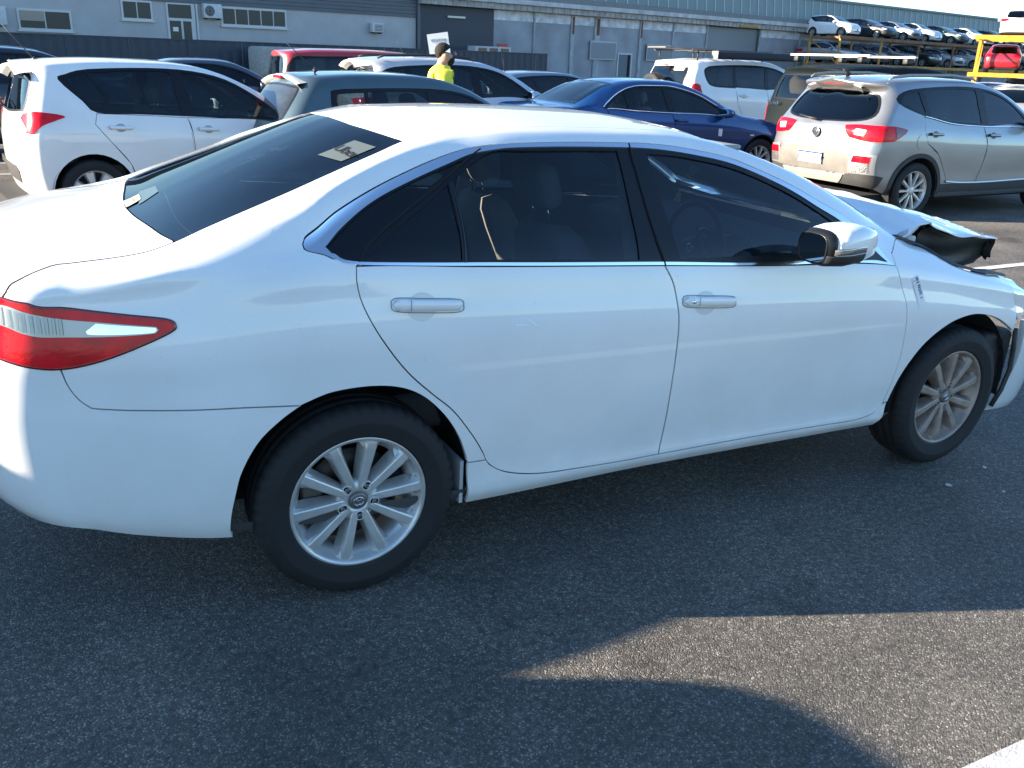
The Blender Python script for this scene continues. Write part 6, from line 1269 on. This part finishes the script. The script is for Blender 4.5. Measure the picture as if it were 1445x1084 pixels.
bt = MB(); bt.box((-.045, -.03, 0), (.045, .02, 1.4), M=Matrix.Rotation(R_(-7), 4, 'X')); bme = bt.mesh('batten', mat('batten_pale', (.42, .44, .43), .6), fix=True)
for k in range(86): o = ob('batten', bme, sh); o.location = (18 + k*.93, .31, 5.16)
bx('ridge_cap', (13.5, .35, 6.60), (130, 1.2, 6.76), mat('ridge', (.20, .22, .22), .7), sh)
# fence
def fence_run(x0, x1, y, z, label):
    fe = at('corrugated_fence', label, 'fence', 0, y, 0)
    for a in np.arange(x0, x1 - .01, 2.37):
        b = min(a + 2.372, x1); n = int((b - a)/.10); V = []; F = []
        for k in range(n + 1):
            x = a + (b - a)*k/n; yo = -.03 if k % 4 in (0, 1) else 0
            V += [(x, yo, 0), (x, yo, z)]
        F = [(2*k, 2*k+2, 2*k+3, 2*k+1) for k in range(n)]
        m = MB(); m.add(V, F); m.obj('fence_sheet', NAVYW, fe, fix=False)
    bx('top_rail', (x0, -.05, z), (x1, .03, z + .05), NAVYW, fe)
fence_run(-40, 20.05, -3.0, 1.97, 'navy corrugated fence running below the office windows'); 
# red notice by the corner, bench-like trailer by the fence
e = at('red_notice', 'small red and white notice on the steel-blue wall', 'sign', 19.2, -.03, 2.0); bx('board', (-.35, -.03, 0), (.35, -.005, .48), mat('notice_red', (.5, .07, .05), .6), e); bx('white_field', (-.3, -.034, .03), (.3, -.031, .2), FRAMEW, e)
e = at('light_trailer', 'pale canvas trailer beside the navy fence', 'trailer', 4.1, -4.4, 0); m = MB(); m.box((-1.5, -.7, .6), (1.5, .7, 1.85), ch=.15); m.obj('canvas_box', mat('canvas', (.34, .33, .30), .9, noise=.2), e); bx('chassis', (-1.7, -.6, .45), (2.3, .6, .58), PLAST, e)
for x in (-.3, .4):
    m = MB(); m.lathe([(.0001, -.75), (.2, -.75), (.3, -.72), (.3, -.6), (.0001, -.6)], 24, Matrix.Translation((x, 0, .3))); m.obj('wheel', RUBBER, e)
e = at('shelf_cabinet', 'white open shelf cabinet showing over the fence', 'cabinet', 17.0, -1.6, 0); bx('frame', (-1.1, -.4, 0), (1.3, .3, 2.28), mat('cabinet_white', (.5, .5, .5), .6), e); [bx('opening', (x, -.42, 1.98), (x + .55, -.401, 2.2), mat('carton', (.22, .15, .10), .8), e) for x in (-.9, -.15, .6)]
# ---------------------------------------------------------------- storage racks with cars
RKY = mat('rack_yellow', (.52, .27, .02), .55, noise=.3, nscale=4); RKO = mat('rack_ochre', (.48, .26, .06), .75, noise=.4, nscale=4); RKR = mat('rack_rust', (.22, .12, .06), .85, noise=.4, nscale=3)
def rack(name, label, loc, rz, L, dp, z1, z2, sp, mt_, mt2, nb):
    e = thing(name, label, 'rack'); e.matrix_world = Q @ Matrix.Translation(loc) @ Matrix.Rotation(rz, 4, 'Z')
    for k in range(int(L/sp) + 1):
        for y in (0, -dp): bx('post', (k*sp - .06, y - .06, 0), (k*sp + .06, y + .06, z2), mt_ if k < 2 else RKR if mt2 == RKR else mt_, e)
        for z in (z1, z2): bx('cross_beam', (k*sp - .06, -dp + .081, z - .2), (k*sp + .06, -.081, z - .05), mt2, e)
    for z in (z1, z2):
        for y in (.10, -dp - .10): bx('long_beam', (-.3, y - .05 if y > 0 else y - .05, z - .20), (L + .3, y + .05, z), mt2 if z == z2 or mt2 == RKY else mt_, e)
    m = MB(); m.tube([(0, -.05, z2 - .25), (0, -dp + .05, z1)], .05, 6); m.obj('brace', mt_, e)
    m = MB(); m.tube([(sp, -dp, .6), (sp*.7, -dp, z1 - .2)], .06, 6); m.obj('brace', mt_, e)
    return e
RL0 = Vector((49.1, 46.4, 0)); eL = Vector((.985, .174, 0)); nL = Vector((.174, -.985, 0))
rack('storage_rack', 'long ochre steel rack holding two decks of cars before the shed', RL0, R_(10), 42, 2.4, 2.15, 3.94, 5.2, RKO, RKR, 8)
RR0 = Vector((44.3, 29.4, 0)); aR = math.atan2(-.83, .56); 
rack('storage_rack', 'bright yellow steel rack with a red and a white car', RR0, aR, 12, 3.0, 1.80, 3.55, 3.4, RKY, RKY, 3)
def copy_tree(o, parent=None):
    c = o.copy(); COL.objects.link(c); c.parent = parent
    for ch in list(o.children): copy_tree(ch, c)
    return c
protos = {}
def rack_car(kind, colname, base, label, name, world, metal=.3, group='cars on the storage racks'):
    if kind not in protos:
        k, kw = {'mini': ('hatch', dict(wb=2.375, H=1.5, W=.80)), 'sedan': ('sedan', dict()), 'hatch': ('hatch', dict()), 'suv': ('suv', dict())}[kind]
        o, _ = make_car(name, label, scaled(k, **kw), WHITE, Matrix.Identity(4), (0, 0, 0), 0, low=True, seats=False, doors=False, step=.09, glassm=BLACKP if False else TINT, group=group,
          lights=[('headlight', 'nose', ([(2.95 if k != 'sedan' else 3.15, .78), (3.12 if k != 'sedan' else 3.3, .72), (3.12 if k != 'sedan' else 3.3, .64), (3.0 if k != 'sedan' else 3.18, .66)], [(.66, .66), (.55, .72)]), LW, .01, 0), ('grille', 'nose', ([(3.2 if k != 'sedan' else 3.38, .55), (3.2 if k != 'sedan' else 3.38, .42)], [(.45, .34), (.05, .34), (.05, .56), (.45, .58)]), PLAST, .01, 0),
                  ('tail_light', 'wrap', ([(-.50, .96), (-.36, .93), (-.40, .80), (-.55, .78)], [(.70, .80), (.5, .84), (.5, .95)]), LENSR, .01, 0)])
        protos[kind] = o
    else: o = copy_tree(protos[kind]); o.name = name
    o['label'] = label; o['category'] = 'car'; o['group'] = group; o.matrix_world = Q @ world
    pm = paint(colname, base, .35, metal)
    for ch in o.children:
        if ch.name.split('.')[0] in ('body', 'side_mirror'):
            ch.material_slots[0].link = 'OBJECT'; ch.material_slots[0].material = pm
    return o
def slot(s, z, off=1.6, rz=R_(-80)):
    p_ = RL0 + eL*s + nL*(-off); return Matrix.Translation((p_.x, p_.y, z)) @ Matrix.Rotation(rz, 4, 'Z')
Wt, Bk, Sv, Dk, Gy = ('rk_white', (.78, .78, .76), 0.), ('rk_black', (.02, .022, .026), .2), ('rk_silver', (.45, .45, .45), .7), ('rk_teal', (.04, .07, .075), .4), ('rk_grey', (.16, .17, .18), .5)
top_row = [('mini', Wt, 'small white hatchback with scrawled door on the end of the top deck', 1.2), ('hatch', Bk, 'black hatchback beside the white hatchback on the ochre rack', 4.6), ('hatch', Sv, 'silver hatchback with dark hood on the top deck', 7.6), ('mini', ('rk_pale', (.62, .64, .66), .2), 'pale small car between silver and dark cars up on the rack', 10.4), ('hatch', Dk, 'dark teal car glinting on the top deck of the rack', 13.4), ('sedan', Wt, 'white sedan on the top deck between dark cars', 16.6), ('sedan', Bk, 'black sedan beyond the white sedan on the top deck', 20.0), ('hatch', Gy, 'grey hatchback at the far end of the top deck', 23.6)]
low_row = [('sedan', Sv, 'silver sedan on the end of the lower deck beside the brace', 1.4), ('hatch', Gy, 'grey hatchback beside the silver sedan on the lower deck', 4.6), ('sedan', ('rk_silver2', (.36, .37, .39), .7), 'pewter sedan on the lower rack deck', 7.6), ('suv', Bk, 'black suv on the lower rack deck', 10.8), ('hatch', ('rk_pale2', (.55, .56, .57), .4), 'pale grey car with missing grille on the lower deck', 14.0), ('suv', ('rk_white2', (.6, .61, .62), .1), 'off-white suv on the lower rack deck', 17.4), ('sedan', Bk, 'black sedan under the far end of the top deck', 21.0), ('hatch', Dk, 'dark teal hatchback at the far end of the lower deck', 24.6)]
for kind, (cn, cb, mt__), lab, s_ in top_row: rack_car(kind, cn, cb, lab, 'rack_car', slot(s_*1.25 + 1.7, 3.94), mt__)
for kind, (cn, cb, mt__), lab, s_ in low_row: rack_car(kind, cn, cb, lab, 'rack_car', slot(s_*1.25 + 1.2, 2.15), mt__)
dR = Vector((.56, -.83, 0)); vR = Vector((.83, .56, 0))
for s_, z, kind, c_, lab in ((1.5, 3.55, 'hatch', Wt, 'white hatchback seen from behind on top of the yellow rack'), (4.2, 3.55, 'hatch', ('rk_white3', (.75, .75, .73), 0.), 'second white hatchback along the top of the yellow rack'), (1.1, 1.80, 'hatch', ('rk_red', (.42, .015, .03), .2), 'red hatchback on the lower deck of the yellow rack'), (3.9, 1.80, 'sedan', Wt, 'white car with stripped tail on the yellow rack'), (2.2, 0, 'suv', Bk, 'black suv under the yellow rack')):
    p_ = RR0 + dR*s_ + vR*1.2; rack_car(kind, c_[0], c_[1], lab, 'rack_car', Matrix.Translation((p_.x, p_.y, z)) @ Matrix.Rotation(math.atan2(.56, .83), 4, 'Z'), c_[2])
rack_car('sedan', 'rk_silver', Sv[1], 'silver sedan with raised grey hood near the yellow rack', 'parked_car', Matrix.Translation((28.5, 17.0, 0)) @ Matrix.Rotation(R_(200), 4, 'Z'), .7, 'cars parked beyond the crossover')
rack_car('hatch', 'rk_grey', Gy[1], 'grey hatchback parked under the yellow rack beyond the crossover', 'parked_car', Matrix.Translation((24.0, 13.2, 0)) @ Matrix.Rotation(R_(20), 4, 'Z'), .5, 'cars parked beyond the crossover')
# ---------------------------------------------------------------- man in a yellow shirt
def skinned(name, verts, edges, radii, mt_, parent, sub=2, root=0):
    me = bpy.data.meshes.new(name); me.from_pydata(verts, edges, []); o = ob(name, me, parent); me.materials.append(mt_)
    md = o.modifiers.new('skin', 'SKIN'); md.use_smooth_shade = True
    for i, r in enumerate(radii): me.skin_vertices[0].data[i].radius = r if isinstance(r, tuple) else (r, r); me.skin_vertices[0].data[i].use_root = (i == root)
    s_ = o.modifiers.new('sub', 'SUBSURF'); s_.levels = sub; s_.render_levels = sub
    return o
SKINM = mat('skin', (.42, .24, .16), .55); YEL = mat('hi_vis_yellow', (.80, .74, .06), .75, noise=.08, nscale=14, bump=.4, bscale=9); HAIR = mat('dark_hair', (.010, .007, .005), .9, bump=1., bscale=55); TROU = mat('navy_trousers', (.02, .025, .04), .85); BOOT = mat('boot', (.06, .04, .025), .7)
man = thing('person', 'man in a bright yellow shirt with dark hair and beard, looking down', 'person'); man.matrix_world = Q @ Matrix.Translation((4.13, 8.05, 0)) @ Matrix.Rotation(R_(-17), 4, 'Z') @ Matrix.Scale(1.035, 4)
bv = [(0, 0, .96), (0, 0, 1.12), (-.01, 0, 1.30), (0, 0, 1.44), (.02, 0, 1.52), (.04, 0, 1.555), (.065, 0, 1.61), (.07, 0, 1.67),      # trunk, neck, head
      (0, .18, 1.43), (.02, .25, 1.20), (.16, .20, 1.02), (0, -.18, 1.43), (.02, -.25, 1.20), (.16, -.20, 1.02), (.24, .18, .98), (.24, -.18, .98),
      (0, .10, .90), (.02, .11, .50), (-.02, .12, .10), (.10, .13, .05), (0, -.10, .90), (.02, -.11, .50), (-.02, -.12, .10), (.10, -.13, .05)]
be = [(0, 1), (1, 2), (2, 3), (3, 4), (4, 5), (5, 6), (6, 7), (3, 8), (8, 9), (9, 10), (10, 14), (3, 11), (11, 12), (12, 13), (13, 15), (0, 16), (16, 17), (17, 18), (18, 19), (0, 20), (20, 21), (21, 22), (22, 23)]
brd = [(.13, .17), (.12, .15), (.13, .17), (.10, .14), .075, .085, (.115, .095), (.105, .09), .062, .048, .038, .062, .048, .038, .03, .03, .085, .06, .045, .04, .085, .06, .045, .04]
skinned('body', bv, be, brd, SKINM, man)
sv = [(0, 0, .90), (0, 0, 1.12), (-.01, 0, 1.30), (0, 0, 1.44), (.012, 0, 1.50), (0, .20, 1.44), (.02, .26, 1.18), (0, -.20, 1.44), (.02, -.27, 1.18)]
skinned('shirt', sv, [(0, 1), (1, 2), (2, 3), (3, 4), (3, 5), (5, 6), (3, 7), (7, 8)], [(.18, .22), (.175, .21), (.195, .24), (.18, .21), (.10, .105), .115, .09, .105, .09], YEL, man)
skinned('trousers', [(0, 0, .98), (0, 0, .90), (0, .10, .84), (.02, .11, .50), (-.02, .12, .12), (0, -.10, .84), (.02, -.11, .50), (-.02, -.12, .12)], [(0, 1), (1, 2), (2, 3), (3, 4), (1, 5), (5, 6), (6, 7)], [(.14, .18), (.14, .18), .10, .075, .07, .10, .075, .07], TROU, man)
def ellip(nm, c, r, cut, mt_, lump=.0):
    P_ = []
    for i in range(19):
        th = math.pi*i/18; P_.append([])
        for j in range(25):
            ph = 2*math.pi*j/24; k_ = 1 + lump*math.sin(ph*5 + i)*math.sin(th*7); x, y, z = c[0] + r[0]*k_*math.sin(th)*math.cos(ph), c[1] + r[1]*k_*math.sin(th)*math.sin(ph), c[2] + r[2]*k_*math.cos(th)
            P_[-1].append(cut(x, y, z))
    return MB().grid(P_).obj(nm, mt_, man)
ellip('hair', (.028, 0, 1.672), (.108, .092, .104), lambda x, y, z: (x, y, max(z, 1.655 + max(0, (x - .03))*.75)) if x > .0 else (x, y, max(z, 1.575)), HAIR, .03)
ellip('beard', (.095, 0, 1.572), (.082, .078, .075), lambda x, y, z: (max(x, .05), y, min(z, 1.60 + max(0, .10 - x)*.9)), HAIR, .02)
skinned('nose', [(.165, 0, 1.67), (.195, 0, 1.63)], [(0, 1)], [.014, .02], SKINM, man, 1)
for s_ in (-1, 1):
    skinned('ear', [(.045, s_*.098, 1.64), (.05, s_*.108, 1.61)], [(0, 1)], [(.02, .012), (.016, .010)], SKINM, man, 1)
    skinned('boot', [(-.03, s_*.12, .06), (.10, s_*.13, .045), (.17, s_*.135, .035)], [(0, 1), (1, 2)], [.055, .05, .035], BOOT, man, 1)
    m = MB(); m.lathe([(.0001, -.003), (.011, 0), (.0001, .003)], 10, Matrix.Translation((.172, s_*.035, 1.665)) @ Matrix.Rotation(R_(90), 4, 'Z')); m.obj('eye', mat('eye_dark', (.02, .015, .012), .2), man)
    for k in range(4):
        skinned('finger', [(.26, s_*.18 + (k - 1.5)*.018, .96), (.30, s_*.18 + (k - 1.5)*.019, .94), (.315, s_*.18 + (k - 1.5)*.019, .905)], [(0, 1), (1, 2)], [.009, .0085, .007], SKINM, man, 1)
    skinned('thumb', [(.24, s_*.155, .965), (.275, s_*.14, .95), (.295, s_*.14, .93)], [(0, 1), (1, 2)], [.011, .0095, .008], SKINM, man, 1)
# hand-lettered board on a post
sg = thing('lettered_sign', 'white hand-lettered board standing behind the man in yellow', 'sign'); sg.matrix_world = Q @ Matrix.Translation((4.98, 10.10, .05)) @ Matrix.Rotation(R_(-24), 4, 'Z')
bx('post', (-.02, .012, 0), (.02, .05, 1.8), PLAST, sg)
m = MB(); m.box((-.16, -.01, -.15), (.16, .01, .15), M=Matrix.Translation((0, 0, 1.80)) @ Matrix.Rotation(R_(-9), 4, 'Y')); m.obj('board', mat('board_white', (.78, .77, .74), .6), sg)
o = ob('lettering', text_mesh('Waiting', .075, mat('marker_ink', (.25, .25, .27), .7)), sg); o.rotation_euler = (math.pi/2, R_(-9), 0); o.location = (-.005, -.0125, 1.85)
# chips of broken trim by the front wheel
for k, (x, y, r_) in enumerate(((2.62, -1.08, .02), (2.95, -1.02, .014), (3.05, -1.16, .016), (3.22, -1.05, .022), (2.80, -1.22, .011), (3.36, -1.2, .015))):
    m = MB(); m.add([(x + r_*math.cos(a + k)*random.uniform(.6, 1), y + r_*math.sin(a + k)*random.uniform(.5, 1), .004 + .006*random.random()) for a in (0, 1.3, 2.6, 3.9, 5.1)] + [(x, y, .001)], [(0, 1, 2, 3, 4), (1, 0, 5), (2, 1, 5), (3, 2, 5), (4, 3, 5), (0, 4, 5)])
    tag(m.obj('trim_chip', mat('chip_white', (.6, .6, .58), .5)), 'small broken trim chip lying on the asphalt by the front wheel', 'debris', 'broken chips by the front wheel')
